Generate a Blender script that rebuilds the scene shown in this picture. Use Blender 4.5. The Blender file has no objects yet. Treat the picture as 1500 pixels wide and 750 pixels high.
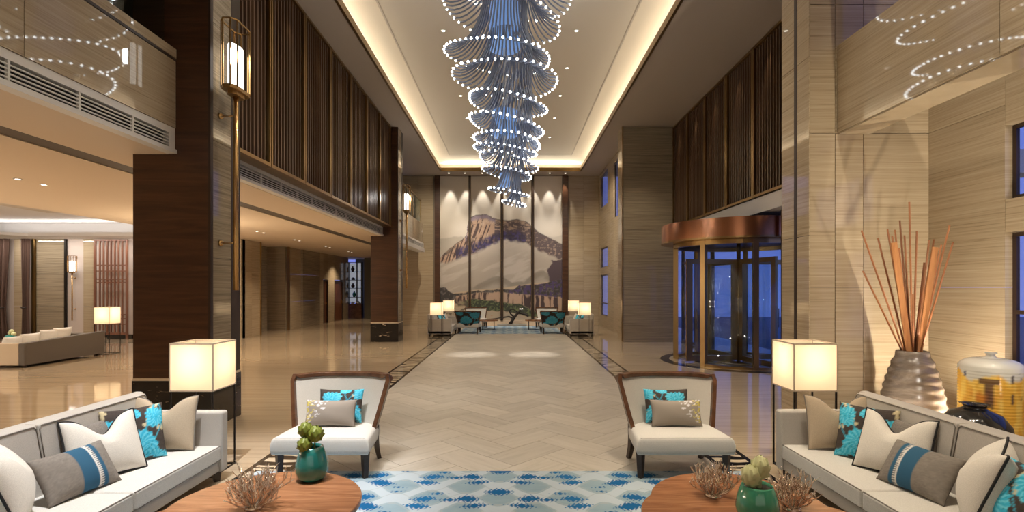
import bpy, bmesh, math, random
import numpy as np
from mathutils import Vector, Matrix
random.seed(7)
R = math.radians
PI = math.pi
scene = bpy.context.scene
COL = scene.collection

# ---------------------------------------------------------------- camera
cam_d = bpy.data.cameras.new('camera')
cam_d.sensor_width = 36.0
cam_d.lens = 770.0 / 1500.0 * 36.0
cam_d.shift_x = 0.0
cam_d.shift_y = 46.0 / 1500.0
cam_d.clip_start = 0.05
cam_d.clip_end = 300
cam = bpy.data.objects.new('camera', cam_d)
cam.location = (0, 0, 1.9)
cam.rotation_euler = (R(90), 0, 0)
COL.objects.link(cam)
scene.camera = cam

# ---------------------------------------------------------------- world: dusk sky
world = bpy.data.worlds.new('dusk_sky')
scene.world = world
world.use_nodes = True
wn = world.node_tree.nodes
wl = world.node_tree.links
bg = wn['Background']
tc = wn.new('ShaderNodeTexCoord')
sep = wn.new('ShaderNodeSeparateXYZ')
rmp = wn.new('ShaderNodeValToRGB')
rmp.color_ramp.elements[0].position = 0.0
rmp.color_ramp.elements[0].color = (0.10, 0.12, 0.34, 1)
rmp.color_ramp.elements[1].position = 0.55
rmp.color_ramp.elements[1].color = (0.035, 0.075, 0.33, 1)
wl.new(tc.outputs['Generated'], sep.inputs[0])
wl.new(sep.outputs['Z'], rmp.inputs[0])
wl.new(rmp.outputs[0], bg.inputs['Color'])
bg.inputs['Strength'].default_value = 2.3

# ---------------------------------------------------------------- exposure
scene.view_settings.view_transform = 'Standard'
scene.view_settings.look = 'None'
scene.view_settings.exposure = 0.0
scene.view_settings.gamma = 1.0
scene.view_settings.use_curve_mapping = False
scene.cycles.use_denoising = True
scene.cycles.max_bounces = 8
scene.cycles.diffuse_bounces = 4
scene.cycles.glossy_bounces = 4
scene.cycles.transmission_bounces = 6
scene.cycles.transparent_max_bounces = 16
scene.cycles.sample_clamp_indirect = 6.0
scene.cycles.blur_glossy = 0.5
scene.cycles.caustics_reflective = False
scene.cycles.caustics_refractive = False

WARM = (1.0, 0.80, 0.56)
WARM2 = (1.0, 0.86, 0.66)
NEUT = (1.0, 0.93, 0.84)
WHITE = (1.0, 0.97, 0.93)


def area(loc, rot, sx, sy, power, color):
    d = bpy.data.lights.new('area_light', 'AREA')
    d.shape = 'RECTANGLE'
    d.size = sx
    d.size_y = sy
    d.energy = power
    d.color = color
    o = bpy.data.objects.new('area_light', d)
    o.location = loc
    o.rotation_euler = rot
    COL.objects.link(o)
    return o


def spot(loc, tgt, power, angle, blend=0.5, color=WARM2, rad=0.04):
    d = bpy.data.lights.new('spot_light', 'SPOT')
    d.energy = power
    d.color = color
    d.spot_size = R(angle)
    d.spot_blend = blend
    d.shadow_soft_size = rad
    o = bpy.data.objects.new('spot_light', d)
    o.location = loc
    o.rotation_euler = (Vector(tgt) - Vector(loc)).to_track_quat('-Z', 'Y').to_euler()
    COL.objects.link(o)
    return o


def point(loc, power, color=WARM, rad=0.05):
    d = bpy.data.lights.new('point_light', 'POINT')
    d.energy = power
    d.color = color
    d.shadow_soft_size = rad
    o = bpy.data.objects.new('point_light', d)
    o.location = loc
    COL.objects.link(o)
    return o


CX = -0.06                     # centre line of the hall
# --- LED strips lying on the ledges of the hall ceiling tray
COVE = 58.0
area((-4.28, 10.0, 7.66), (0, R(-112), 0), 0.10, 30.0, COVE * 9, (1.0, 0.90, 0.70))
area((4.16, 10.0, 7.66), (0, R(112), 0), 0.10, 30.0, COVE * 9, (1.0, 0.90, 0.70))
area((CX, 26.0, 7.66), (R(-112), 0, 0), 6.8, 0.10, COVE * 2.2, (1.0, 0.90, 0.70))
# --- LED strip of the lounge ceiling tray
area((-15.0, 18.55, 3.86), (R(180), 0, 0), 8.0, 0.08, 40, WHITE)
area((-11.05, 10.0, 3.86), (0, R(180), 0), 0.08, 16.0, 80, WHITE)
# --- downlights of the hall ceiling
for yy in (4.0, 8.2, 12.4, 16.6, 20.8):
    for xx in (-1.62, 1.5):
        spot((xx, yy, 7.93), (xx, yy, 0), 400, 105, 0.9, WARM2, 0.08)
# two narrow ones that pool on the lane
spot((-1.16, 14.9, 7.9), (-1.16, 14.9, 0), 2400, 13, 1.0, NEUT, 0.05)
spot((0.62, 14.9, 7.9), (0.62, 14.9, 0), 2400, 13, 1.0, NEUT, 0.05)
spot((-1.9, 9.2, 7.9), (-1.9, 9.2, 0), 600, 24, 0.8, NEUT, 0.05)
# over the near seating group
spot((-2.6, 3.4, 7.4), (-3.0, 4.4, 0.3), 2300, 40, 0.6, (0.97, 0.98, 1.0), 0.06)
spot((2.5, 3.4, 7.4), (2.9, 4.4, 0.3), 800, 40, 0.6, WARM2, 0.06)
spot((-1.8, 3.2, 7.9), (-1.8, 5.0, 0.3), 520, 30, 0.6, (0.97, 0.98, 1.0), 0.05)
spot((1.7, 3.2, 7.9), (1.7, 5.0, 0.3), 360, 30, 0.6, WARM2, 0.05)
spot((0.0, 2.6, 7.9), (0.0, 5.6, 0.0), 260, 44, 0.8, NEUT, 0.06)
# wall washers of the painting
for xx in (-3.09, -2.30, -1.47, -0.55, 0.30, 1.05, 1.85, 2.62):
    spot((xx, 26.02, 7.47), (xx, 26.30, 4.6), 210, 42, 0.6, (1, 0.92, 0.80), 0.02)
spot((-2.0, 23.6, 7.42), (-1.6, 26.3, 2.6), 600, 60, 0.9, (1, 0.92, 0.82), 0.05)
spot((2.0, 23.6, 7.42), (1.6, 26.3, 2.6), 600, 60, 0.9, (1, 0.92, 0.82), 0.05)
# corridor and lounge downlights
for yy in (5.0, 8.9, 13.0, 17.0, 20.0, 23.3):
    spot((-8.15, yy, 3.66), (-8.15, yy, 0), 280, 110, 0.9, WARM, 0.06)
spot((-9.1, 29.0, 3.66), (-9.1, 29.0, 0), 300, 110, 0.9, WARM, 0.06)
for yy in (9.0, 14.0):
    spot((-13.6, yy, 4.1), (-13.6, yy, 0), 420, 110, 0.9, NEUT, 0.06)
area((-15.3, 18.72, 3.675), (R(14), 0, 0), 9.0, 0.10, 110, NEUT)  # added slot light under the tray lip, brightens the lounge back wall
for yy in (9.5, 15.5):
    spot((-5.1, yy, 3.66), (-5.1, yy, 0), 300, 100, 0.9, WARM, 0.06)
# added fill lights, kept out of sight, brightening lounge, corridor and hall
point((-12.5, 7.5, 2.4), 260, WARM2, 0.25)
point((-16.5, 10.5, 2.4), 200, NEUT, 0.25)
point((-8.6, 14.0, 2.2), 170, WARM, 0.25)
point((-11.0, 5.0, 2.4), 200, WARM, 0.25)
area((0.0, -5.6, 3.2), (R(90), 0, 0), 9.0, 4.5, 80, NEUT)  # added soft fill from behind the camera
# small spots that graze the timber screens
for k in range(7):
    yy = 8.45 + 1.52 * k
    spot((-4.02, yy, 7.44), (-4.25, yy, 5.2), 40, 46, 0.7, WARM, 0.02)
    if k > 1:
        spot((5.42, yy, 7.44), (5.62, yy, 5.2), 40, 46, 0.7, WARM, 0.02)
# entrance side and the vases corner
spot((4.9, 9.5, 3.9), (4.9, 9.8, 0), 120, 100, 0.9, WARM, 0.06)
spot((4.3, 16.8, 7.4), (4.3, 16.8, 0), 300, 80, 0.9, WARM2, 0.06)
spot((2.9, 20.8, 7.4), (4.0, 24.5, 3.0), 700, 80, 0.9, WARM2, 0.06)
spot((-3.2, 22.0, 7.4), (-4.4, 26.4, 3.0), 700, 80, 0.9, WARM2, 0.06)
spot((3.7, 3.2, 7.4), (5.3, 6.6, 2.2), 500, 60, 0.9, WARM2, 0.05)
spot((5.30, 5.85, 0.25), (4.5, 7.0, 2.6), 240, 120, 0.8, WARM2, 0.012)
spot((4.25, 5.75, 0.10), (5.3, 6.9, 2.8), 50, 110, 0.8, WARM2, 0.012)
spot((4.55, 3.1, 0.10), (4.6, 4.8, 3.97), 420, 100, 0.9, WARM2, 0.03)
spot((4.58, 3.6, 3.93), (5.2, 6.8, 1.6), 120, 80, 0.9, WARM2, 0.03)
spot((5.2, 4.9, 7.4), (5.2, 5.6, 0.0), 300, 70, 0.9, WARM2, 0.05)
spot((4.1, 2.2, 3.9), (5.2, 5.6, 0.9), 300, 50, 0.8, NEUT, 0.04)


# ---------------------------------------------------------------- helpers: materials
def nt(name):
    m = bpy.data.materials.new(name)
    m.use_nodes = True
    n = m.node_tree.nodes
    return m, n, m.node_tree.links, n['Principled BSDF']


def ramp(n, stops):
    r = n.new('ShaderNodeValToRGB')
    e = r.color_ramp.elements
    while len(e) < len(stops):
        e.new(0.5)
    for k, (p, c) in enumerate(stops):
        e[k].position = p
        e[k].color = (c[0], c[1], c[2], 1)
    return r


def plain(name, col, rough=0.5, metal=0.0, spec=0.5, coat=0.0):
    m, n, l, b = nt(name)
    b.inputs['Base Color'].default_value = (*col, 1)
    b.inputs['Roughness'].default_value = rough
    b.inputs['Metallic'].default_value = metal
    b.inputs['Specular IOR Level'].default_value = spec
    if coat:
        b.inputs['Coat Weight'].default_value = coat
        b.inputs['Coat Roughness'].default_value = 0.05
    return m


def glow(name, col, strength):
    m, n, l, b = nt(name)
    b.inputs['Base Color'].default_value = (*col, 1)
    b.inputs['Emission Color'].default_value = (*col, 1)
    b.inputs['Emission Strength'].default_value = strength
    return m


def streak(name, stops, scale, rough=0.1, detail=6, dist=0.4, rnd=0.0, bump=0.0, spec=0.5, soft=None):
    """Stretched noise: travertine veins or timber grain, in object coordinates."""
    m, n, l, b = nt(name)
    t = n.new('ShaderNodeTexCoord')
    mp = n.new('ShaderNodeMapping')
    mp.inputs['Scale'].default_value = scale
    l.new(t.outputs['Object'], mp.inputs[0])
    no = n.new('ShaderNodeTexNoise')
    no.noise_dimensions = '4D' if rnd else '3D'
    no.inputs['Scale'].default_value = 1.0
    no.inputs['Detail'].default_value = detail
    no.inputs['Roughness'].default_value = 0.62
    no.inputs['Distortion'].default_value = dist
    l.new(mp.outputs[0], no.inputs['Vector'])
    if rnd:
        oi = n.new('ShaderNodeObjectInfo')
        mu = n.new('ShaderNodeMath')
        mu.operation = 'MULTIPLY'
        mu.inputs[1].default_value = 40.0
        l.new(oi.outputs['Random'], mu.inputs[0])
        l.new(mu.outputs[0], no.inputs['W'])
    r = ramp(n, stops)
    l.new(no.outputs['Fac'], r.inputs[0])
    out = r.outputs[0]
    if rnd:
        hs = n.new('ShaderNodeHueSaturation')
        mr = n.new('ShaderNodeMapRange')
        mr.inputs['To Min'].default_value = 1.0 - rnd
        mr.inputs['To Max'].default_value = 1.0 + rnd
        l.new(oi.outputs['Random'], mr.inputs[0])
        l.new(mr.outputs[0], hs.inputs['Value'])
        l.new(out, hs.inputs['Color'])
        out = hs.outputs[0]
    l.new(out, b.inputs['Base Color'])
    b.inputs['Roughness'].default_value = rough
    b.inputs['Specular IOR Level'].default_value = spec
    if bump:
        bp = n.new('ShaderNodeBump')
        bp.inputs['Strength'].default_value = bump
        bp.inputs['Distance'].default_value = 0.004
        l.new(no.outputs['Fac'], bp.inputs['Height'])
        l.new(bp.outputs[0], b.inputs['Normal'])
    return m


def fabric(name, col, rough=0.85, weave=260.0, amt=0.12, bump=0.15):
    m, n, l, b = nt(name)
    t = n.new('ShaderNodeTexCoord')
    no = n.new('ShaderNodeTexNoise')
    no.inputs['Scale'].default_value = weave
    no.inputs['Detail'].default_value = 2
    l.new(t.outputs['Object'], no.inputs['Vector'])
    lo = tuple(c * (1 - amt) for c in col)
    hi = tuple(min(1, c * (1 + amt)) for c in col)
    r = ramp(n, [(0.3, lo), (0.7, hi)])
    l.new(no.outputs['Fac'], r.inputs[0])
    l.new(r.outputs[0], b.inputs['Base Color'])
    b.inputs['Roughness'].default_value = rough
    b.inputs['Specular IOR Level'].default_value = 0.25
    b.inputs['Sheen Weight'].default_value = 0.15
    bp = n.new('ShaderNodeBump')
    bp.inputs['Strength'].default_value = bump
    bp.inputs['Distance'].default_value = 0.002
    l.new(no.outputs['Fac'], bp.inputs['Height'])
    l.new(bp.outputs[0], b.inputs['Normal'])
    return m


def printed(name, rough=0.85, spec=0.25):
    """Reads the colours printed on the cloth, stored per point."""
    m, n, l, b = nt(name)
    a = n.new('ShaderNodeVertexColor')
    a.layer_name = 'print'
    l.new(a.outputs['Color'], b.inputs['Base Color'])
    b.inputs['Roughness'].default_value = rough
    b.inputs['Specular IOR Level'].default_value = spec
    return m


def thin_glass(name, tint=(0.86, 0.92, 0.95), refl=0.06):
    m, n, l, b = nt(name)
    out = n['Material Output']
    tr = n.new('ShaderNodeBsdfTransparent')
    tr.inputs[0].default_value = (*tint, 1)
    gl = n.new('ShaderNodeBsdfGlossy')
    gl.inputs['Roughness'].default_value = 0.02
    ge = n.new('ShaderNodeNewGeometry')
    dt = n.new('ShaderNodeVectorMath')
    dt.operation = 'DOT_PRODUCT'
    l.new(ge.outputs['Normal'], dt.inputs[0])
    l.new(ge.outputs['Incoming'], dt.inputs[1])
    ab = n.new('ShaderNodeMath')
    ab.operation = 'ABSOLUTE'
    l.new(dt.outputs['Value'], ab.inputs[0])
    iv = n.new('ShaderNodeMath')
    iv.operation = 'SUBTRACT'
    iv.inputs[0].default_value = 1.0
    l.new(ab.outputs[0], iv.inputs[1])
    pw = n.new('ShaderNodeMath')
    pw.operation = 'POWER'
    pw.inputs[1].default_value = 5.0
    l.new(iv.outputs[0], pw.inputs[0])
    ma = n.new('ShaderNodeMath')
    ma.operation = 'MULTIPLY_ADD'
    ma.inputs[1].default_value = 0.9
    ma.inputs[2].default_value = refl
    l.new(pw.outputs[0], ma.inputs[0])
    mx = n.new('ShaderNodeMixShader')
    l.new(ma.outputs[0], mx.inputs[0])
    l.new(tr.outputs[0], mx.inputs[1])
    l.new(gl.outputs[0], mx.inputs[2])
    l.new(mx.outputs[0], out.inputs['Surface'])
    return m


TRAV = [(0.30, (0.27, 0.205, 0.13)), (0.44, (0.39, 0.31, 0.21)), (0.58, (0.45, 0.365, 0.255)), (0.72, (0.51, 0.425, 0.31))]
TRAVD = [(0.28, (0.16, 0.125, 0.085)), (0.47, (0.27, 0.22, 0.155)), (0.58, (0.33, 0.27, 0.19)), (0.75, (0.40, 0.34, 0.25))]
M = {}
M['travertine'] = streak('travertine', TRAV, (0.9, 0.9, 52.0), rough=0.035, dist=0.35, detail=9)
M['travertine_panel'] = streak('travertine_panel', TRAV, (0.9, 0.9, 52.0), rough=0.035, dist=0.35, detail=9, rnd=0.07)
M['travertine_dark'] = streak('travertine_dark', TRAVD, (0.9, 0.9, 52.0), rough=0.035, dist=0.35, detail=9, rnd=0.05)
M['floor'] = streak('polished_stone', [(0.3, (0.37, 0.28, 0.19)), (0.5, (0.44, 0.345, 0.24)), (0.72, (0.50, 0.40, 0.285))],
                    (0.5, 16.0, 1.0), rough=0.045, dist=0.5)
M['lane'] = streak('lane_stone', [(0.3, (0.375, 0.335, 0.28)), (0.5, (0.455, 0.41, 0.35)), (0.7, (0.51, 0.465, 0.405))],
                   (1.2, 9.0, 1.0), rough=0.30, dist=0.8, rnd=0.10)
M['joint'] = plain('joint', (0.20, 0.16, 0.115), 0.7)
M['walnut'] = streak('walnut', [(0.3, (0.036, 0.014, 0.006)), (0.5, (0.062, 0.025, 0.011)), (0.75, (0.098, 0.042, 0.020))],
                     (0.8, 0.8, 12.0), rough=0.28, dist=1.0)
M['walnut_slat'] = streak('walnut_slat', [(0.3, (0.075, 0.040, 0.022)), (0.7, (0.15, 0.088, 0.052))],
                          (12.0, 12.0, 0.7), rough=0.35, dist=0.5)
M['frame_wood'] = streak('frame_wood', [(0.3, (0.060, 0.024, 0.011)), (0.7, (0.15, 0.066, 0.032))],
                         (4.0, 4.0, 4.0), rough=0.25, dist=1.2)
M['table_wood'] = streak('table_wood', [(0.3, (0.21, 0.085, 0.038)), (0.5, (0.31, 0.135, 0.062)), (0.72, (0.42, 0.20, 0.10))],
                         (2.2, 16.0, 4.0), rough=0.26, dist=1.0)
M['door_wood'] = streak('door_wood', [(0.3, (0.10, 0.032, 0.014)), (0.7, (0.20, 0.072, 0.032))], (10, 10, 0.8), rough=0.35)
M['lattice_wood'] = streak('lattice_wood', [(0.3, (0.12, 0.045, 0.025)), (0.7, (0.22, 0.09, 0.05))], (8, 8, 0.8), rough=0.4)
M['dark_wood'] = plain('dark_wood', (0.030, 0.016, 0.010), 0.35)
M['bronze'] = plain('bronze', (0.40, 0.26, 0.11), 0.30, 1.0)
M['bronze_dark'] = plain('bronze_dark', (0.20, 0.125, 0.05), 0.35, 1.0)
M['brass'] = plain('brass', (0.50, 0.32, 0.14), 0.26, 1.0)
M['copper'] = plain('copper', (0.62, 0.28, 0.15), 0.22, 1.0)
M['black_metal'] = plain('black_metal', (0.018, 0.014, 0.012), 0.4, 0.6)
M['white_metal'] = plain('white_metal', (0.72, 0.70, 0.67), 0.45)
M['vent_dark'] = plain('vent_dark', (0.02, 0.018, 0.018), 0.8)
M['plaster'] = plain('plaster', (0.62, 0.55, 0.46), 0.75)
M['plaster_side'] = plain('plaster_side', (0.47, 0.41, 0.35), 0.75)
M['plaster_warm'] = plain('plaster_warm', (0.66, 0.54, 0.41), 0.75)
M['plaster_white'] = plain('plaster_white', (0.72, 0.69, 0.67), 0.75)
M['plaster_pink'] = plain('plaster_pink', (0.58, 0.50, 0.46), 0.7)
M['groove'] = plain('groove', (0.075, 0.058, 0.042), 0.6)
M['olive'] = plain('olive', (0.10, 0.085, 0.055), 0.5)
M['glass'] = thin_glass('clear_glass')
M['rail_glass'] = thin_glass('rail_glass', (0.80, 0.86, 0.84))
M['cream'] = fabric('cream_fabric', (0.53, 0.49, 0.435))
M['sofa'] = fabric('sofa_fabric', (0.47, 0.435, 0.395))
M['lounge_grey'] = fabric('lounge_grey_fabric', (0.105, 0.088, 0.074))
M['seat'] = fabric('seat_fabric', (0.61, 0.585, 0.545))
M['taupe'] = fabric('taupe_fabric', (0.30, 0.255, 0.215))
M['white_fab'] = fabric('white_fabric', (0.72, 0.675, 0.61))
M['tan_fab'] = fabric('tan_fabric', (0.47, 0.375, 0.27))
M['grey_fab'] = fabric('grey_fabric', (0.21, 0.185, 0.165), weave=160, amt=0.3)
M['piping_black'] = plain('piping_black', (0.012, 0.011, 0.012), 0.7)
M['piping_grey'] = plain('piping_grey', (0.22, 0.195, 0.17), 0.7)
M['print'] = printed('printed_cloth')
M['rug'] = printed('rug_pile', 0.95, 0.1)
M['paint'] = printed('painted_silk', 0.6, 0.3)
M['glaze_print'] = printed('printed_glaze', 0.12, 0.6)
M['teal'] = plain('teal_glaze', (0.012, 0.17, 0.15), 0.08, 0, 0.6, 0.6)
M['green_glaze'] = plain('green_glaze', (0.05, 0.26, 0.155), 0.12, 0, 0.6, 0.5)
M['soil'] = plain('soil', (0.14, 0.115, 0.10), 0.9)
M['petal_green'] = plain('petal_green', (0.20, 0.24, 0.03), 0.5)
M['petal_cream'] = plain('petal_cream', (0.60, 0.60, 0.32), 0.5)
M['coral_metal'] = plain('coral_metal', (0.80, 0.68, 0.56), 0.18, 0.9)
M['black_glaze'] = plain('black_glaze', (0.012, 0.011, 0.011), 0.10, 0, 0.6)
M['stick'] = streak('stick_wood', [(0.3, (0.20, 0.07, 0.025)), (0.7, (0.42, 0.17, 0.065))], (6, 6, 1.5), rough=0.5, rnd=0.25)
M['bamboo'] = streak('bamboo_wood', [(0.3, (0.30, 0.115, 0.035)), (0.7, (0.52, 0.25, 0.09))], (14, 14, 1.0), rough=0.45)
M['curtain'] = plain('curtain', (0.10, 0.055, 0.04), 0.8)
M['stone_plinth'] = plain('stone_plinth', (0.30, 0.27, 0.23), 0.6)
M['bark'] = plain('bark', (0.018, 0.012, 0.009), 0.8)
M['paving'] = plain('paving', (0.10, 0.10, 0.12), 0.5)
M['bulb'] = glow('bulb', (1.0, 0.86, 0.6), 7.0)
M['lantern'] = glow('lantern_glass', (1.0, 0.95, 0.88), 2.2)
M['lens'] = glow('downlight_lens', (1.0, 0.93, 0.82), 8.0)
M['tip'] = glow('lit_tip', (0.92, 0.97, 1.0), 16.0)
M['shelf_glow'] = glow('shelf_backlight', (0.75, 0.82, 0.95), 0.28)
M['tube'] = plain('smoked_blue_glass', (0.20, 0.235, 0.33), 0.16, 0.0, 0.7, 0.3)


def black_marble():
    m, n, l, b = nt('black_marble')
    t = n.new('ShaderNodeTexCoord')
    no = n.new('ShaderNodeTexNoise')
    no.inputs['Scale'].default_value = 3.0
    no.inputs['Detail'].default_value = 8
    no.inputs['Distortion'].default_value = 1.6
    mp = n.new('ShaderNodeMapping')
    mp.inputs['Scale'].default_value = (1, 1, 2.6)
    l.new(t.outputs['Object'], mp.inputs[0])
    l.new(mp.outputs[0], no.inputs['Vector'])
    r = ramp(n, [(0.0, (0.008, 0.008, 0.009)), (0.63, (0.012, 0.011, 0.012)), (0.68, (0.30, 0.22, 0.14)), (0.72, (0.5, 0.42, 0.34))])
    l.new(no.outputs['Fac'], r.inputs[0])
    l.new(r.outputs[0], b.inputs['Base Color'])
    b.inputs['Roughness'].default_value = 0.08
    return m


def zebra():
    m, n, l, b = nt('inlaid_waves')
    t = n.new('ShaderNodeTexCoord')
    mp = n.new('ShaderNodeMapping')
    mp.inputs['Scale'].default_value = (0.9, 2.6, 1)
    l.new(t.outputs['Object'], mp.inputs[0])
    w = n.new('ShaderNodeTexWave')
    w.bands_direction = 'Y'
    w.inputs['Scale'].default_value = 0.85
    w.inputs['Distortion'].default_value = 9.0
    w.inputs['Detail'].default_value = 1.5
    w.inputs['Detail Scale'].default_value = 1.5
    l.new(mp.outputs[0], w.inputs['Vector'])
    r = ramp(n, [(0.0, (0.010, 0.009, 0.009)), (0.36, (0.014, 0.012, 0.012)), (0.43, (0.52, 0.42, 0.30)), (1.0, (0.60, 0.50, 0.37))])
    l.new(w.outputs['Fac'], r.inputs[0])
    l.new(r.outputs[0], b.inputs['Base Color'])
    b.inputs['Roughness'].default_value = 0.10
    return m


def shade_mat():
    m, n, l, b = nt('lamp_shade')
    out = n['Material Output']
    tr = n.new('ShaderNodeBsdfTranslucent')
    tr.inputs[0].default_value = (0.95, 0.84, 0.66, 1)
    df = n.new('ShaderNodeBsdfDiffuse')
    df.inputs[0].default_value = (0.85, 0.76, 0.6, 1)
    mx = n.new('ShaderNodeMixShader')
    mx.inputs[0].default_value = 0.35
    l.new(tr.outputs[0], mx.inputs[1])
    l.new(df.outputs[0], mx.inputs[2])
    em = n.new('ShaderNodeEmission')
    em.inputs[0].default_value = (1.0, 0.76, 0.48, 1)
    em.inputs[1].default_value = 0.22
    ad = n.new('ShaderNodeAddShader')
    l.new(mx.outputs[0], ad.inputs[0])
    l.new(em.outputs[0], ad.inputs[1])
    l.new(ad.outputs[0], out.inputs['Surface'])
    return m


def core_mat():
    m, n, l, b = nt('lit_blue_core')
    b.inputs['Base Color'].default_value = (0.10, 0.20, 0.42, 1)
    b.inputs['Roughness'].default_value = 0.3
    b.inputs['Emission Color'].default_value = (0.20, 0.36, 0.72, 1)
    b.inputs['Emission Strength'].default_value = 0.6
    return m


M['black_marble'] = black_marble()
M['zebra'] = zebra()
M['shade'] = shade_mat()
M['core'] = core_mat()


# ---------------------------------------------------------------- helpers: objects
class MB:
    def __init__(s):
        s.v = []
        s.f = []

    def add(s, vs, fs):
        o = len(s.v)
        s.v += [tuple(p) for p in vs]
        s.f += [tuple(i + o for i in f) for f in fs]
        return s

    def box(s, x0, x1, y0, y1, z0, z1):
        return s.add([(x0, y0, z0), (x1, y0, z0), (x1, y1, z0), (x0, y1, z0),
                      (x0, y0, z1), (x1, y0, z1), (x1, y1, z1), (x0, y1, z1)],
                     [(0, 3, 2, 1), (4, 5, 6, 7), (0, 1, 5, 4), (1, 2, 6, 5), (2, 3, 7, 6), (3, 0, 4, 7)])

    def bar(s, p, q, w, h=None):
        """square bar from p to q"""
        p = Vector(p)
        q = Vector(q)
        h = h or w
        d = (q - p).normalized()
        up = Vector((0, 0, 1)) if abs(d.z) < 0.95 else Vector((0, 1, 0))
        a = d.cross(up).normalized() * w / 2
        b = a.cross(d).normalized() * h / 2
        vs = [p - a - b, p + a - b, p + a + b, p - a + b, q - a - b, q + a - b, q + a + b, q - a + b]
        return s.add(vs, [(0, 3, 2, 1), (4, 5, 6, 7), (0, 1, 5, 4), (1, 2, 6, 5), (2, 3, 7, 6), (3, 0, 4, 7)])

    def tube(s, pts, rad, n=8, cap=True, closed=False):
        pts = [Vector(p) for p in pts]
        m = len(pts)
        if not isinstance(rad, (list, tuple)):
            rad = [rad] * m
        o = len(s.v)
        ref = Vector((0.13, 0.21, 0.97))
        u = None
        for i, p in enumerate(pts):
            if closed:
                d = pts[(i + 1) % m] - pts[i - 1]
            else:
                d = pts[min(i + 1, m - 1)] - pts[max(i - 1, 0)]
            if d.length < 1e-9:
                d = Vector((0, 0, 1))
            d.normalize()
            if u is None:
                if abs(d.dot(ref)) > 0.95:
                    ref = Vector((0.97, 0.2, 0.1))
                u = d.cross(ref).normalized()
            else:
                u = (u - d * u.dot(d))
                if u.length < 1e-6:
                    u = d.orthogonal()
                u.normalize()
            w = d.cross(u)
            for k in range(n):
                a = 2 * PI * k / n
                s.v.append(tuple(p + (u * math.cos(a) + w * math.sin(a)) * rad[i]))
        for i in range(m if closed else m - 1):
            j = (i + 1) % m
            for k in range(n):
                k2 = (k + 1) % n
                s.f.append((o + i * n + k, o + i * n + k2, o + j * n + k2, o + j * n + k))
        if cap and not closed:
            s.f.append(tuple(o + k for k in range(n))[::-1])
            s.f.append(tuple(o + (m - 1) * n + k for k in range(n)))
        return s

    def lathe(s, prof, n=32, c=(0, 0, 0), cap=True):
        o = len(s.v)
        for r, z in prof:
            for k in range(n):
                a = 2 * PI * k / n
                s.v.append((c[0] + r * math.cos(a), c[1] + r * math.sin(a), c[2] + z))
        m = len(prof)
        for i in range(m - 1):
            for k in range(n):
                k2 = (k + 1) % n
                s.f.append((o + i * n + k, o + i * n + k2, o + (i + 1) * n + k2, o + (i + 1) * n + k))
        if cap:
            s.f.append(tuple(o + k for k in range(n))[::-1])
            s.f.append(tuple(o + (m - 1) * n + k for k in range(n)))
        return s

    def prism(s, poly, z0, z1):
        n = len(poly)
        o = len(s.v)
        s.v += [(x, y, z0) for x, y in poly] + [(x, y, z1) for x, y in poly]
        s.f.append(tuple(o + i for i in range(n))[::-1])
        s.f.append(tuple(o + n + i for i in range(n)))
        for i in range(n):
            j = (i + 1) % n
            s.f.append((o + i, o + j, o + n + j, o + n + i))
        return s

    def ring(s, cx, cy, r0, r1, z0, z1, a0=0.0, a1=360.0, n=64):
        """flat or standing arc band"""
        o = len(s.v)
        full = abs(a1 - a0) >= 360
        m = n if full else n + 1
        for i in range(m):
            a = R(a0 + (a1 - a0) * i / n)
            c, q = math.cos(a), math.sin(a)
            s.v += [(cx + r0 * c, cy + r0 * q, z0), (cx + r1 * c, cy + r1 * q, z0),
                    (cx + r1 * c, cy + r1 * q, z1), (cx + r0 * c, cy + r0 * q, z1)]
        for i in range(n):
            p = o + i * 4
            q = o + ((i + 1) % m) * 4
            for k in range(4):
                k2 = (k + 1) % 4
                s.f.append((p + k, q + k, q + k2, p + k2))
        if not full:
            s.f.append((o, o + 1, o + 2, o + 3))
            e = o + n * 4
            s.f.append((e + 3, e + 2, e + 1, e))
        return s

    def ball(s, c, r, n=8, m=5, sq=(1, 1, 1)):
        pts = []
        for i in range(m + 1):
            t = PI * i / m
            pts.append((max(1e-4, math.sin(t)), -math.cos(t)))
        o = len(s.v)
        for rr, z in pts:
            for k in range(n):
                a = 2 * PI * k / n
                s.v.append((c[0] + r * sq[0] * rr * math.cos(a), c[1] + r * sq[1] * rr * math.sin(a), c[2] + r * sq[2] * z))
        for i in range(m):
            for k in range(n):
                k2 = (k + 1) % n
                s.f.append((o + i * n + k, o + i * n + k2, o + (i + 1) * n + k2, o + (i + 1) * n + k))
        return s

    def grid(s, fn, nu, nv, flip=False):
        o = len(s.v)
        for j in range(nv + 1):
            for i in range(nu + 1):
                s.v.append(tuple(fn(i / nu, j / nv)))
        for j in range(nv):
            for i in range(nu):
                a = o + j * (nu + 1) + i
                q = (a, a + 1, a + nu + 2, a + nu + 1)
                s.f.append(q[::-1] if flip else q)
        return s

    def mesh(s, name, smooth=False):
        me = bpy.data.meshes.new(name)
        me.from_pydata(s.v, [], s.f)
        if smooth:
            me.polygons.foreach_set('use_smooth', [True] * len(me.polygons))
        me.update()
        return me

    def build(s, name, mat, parent=None, smooth=False, bevel=0.0, seg=2, loc=None):
        return obj(name, s.mesh(name, smooth), mat, parent, bevel, seg, loc)


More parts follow.
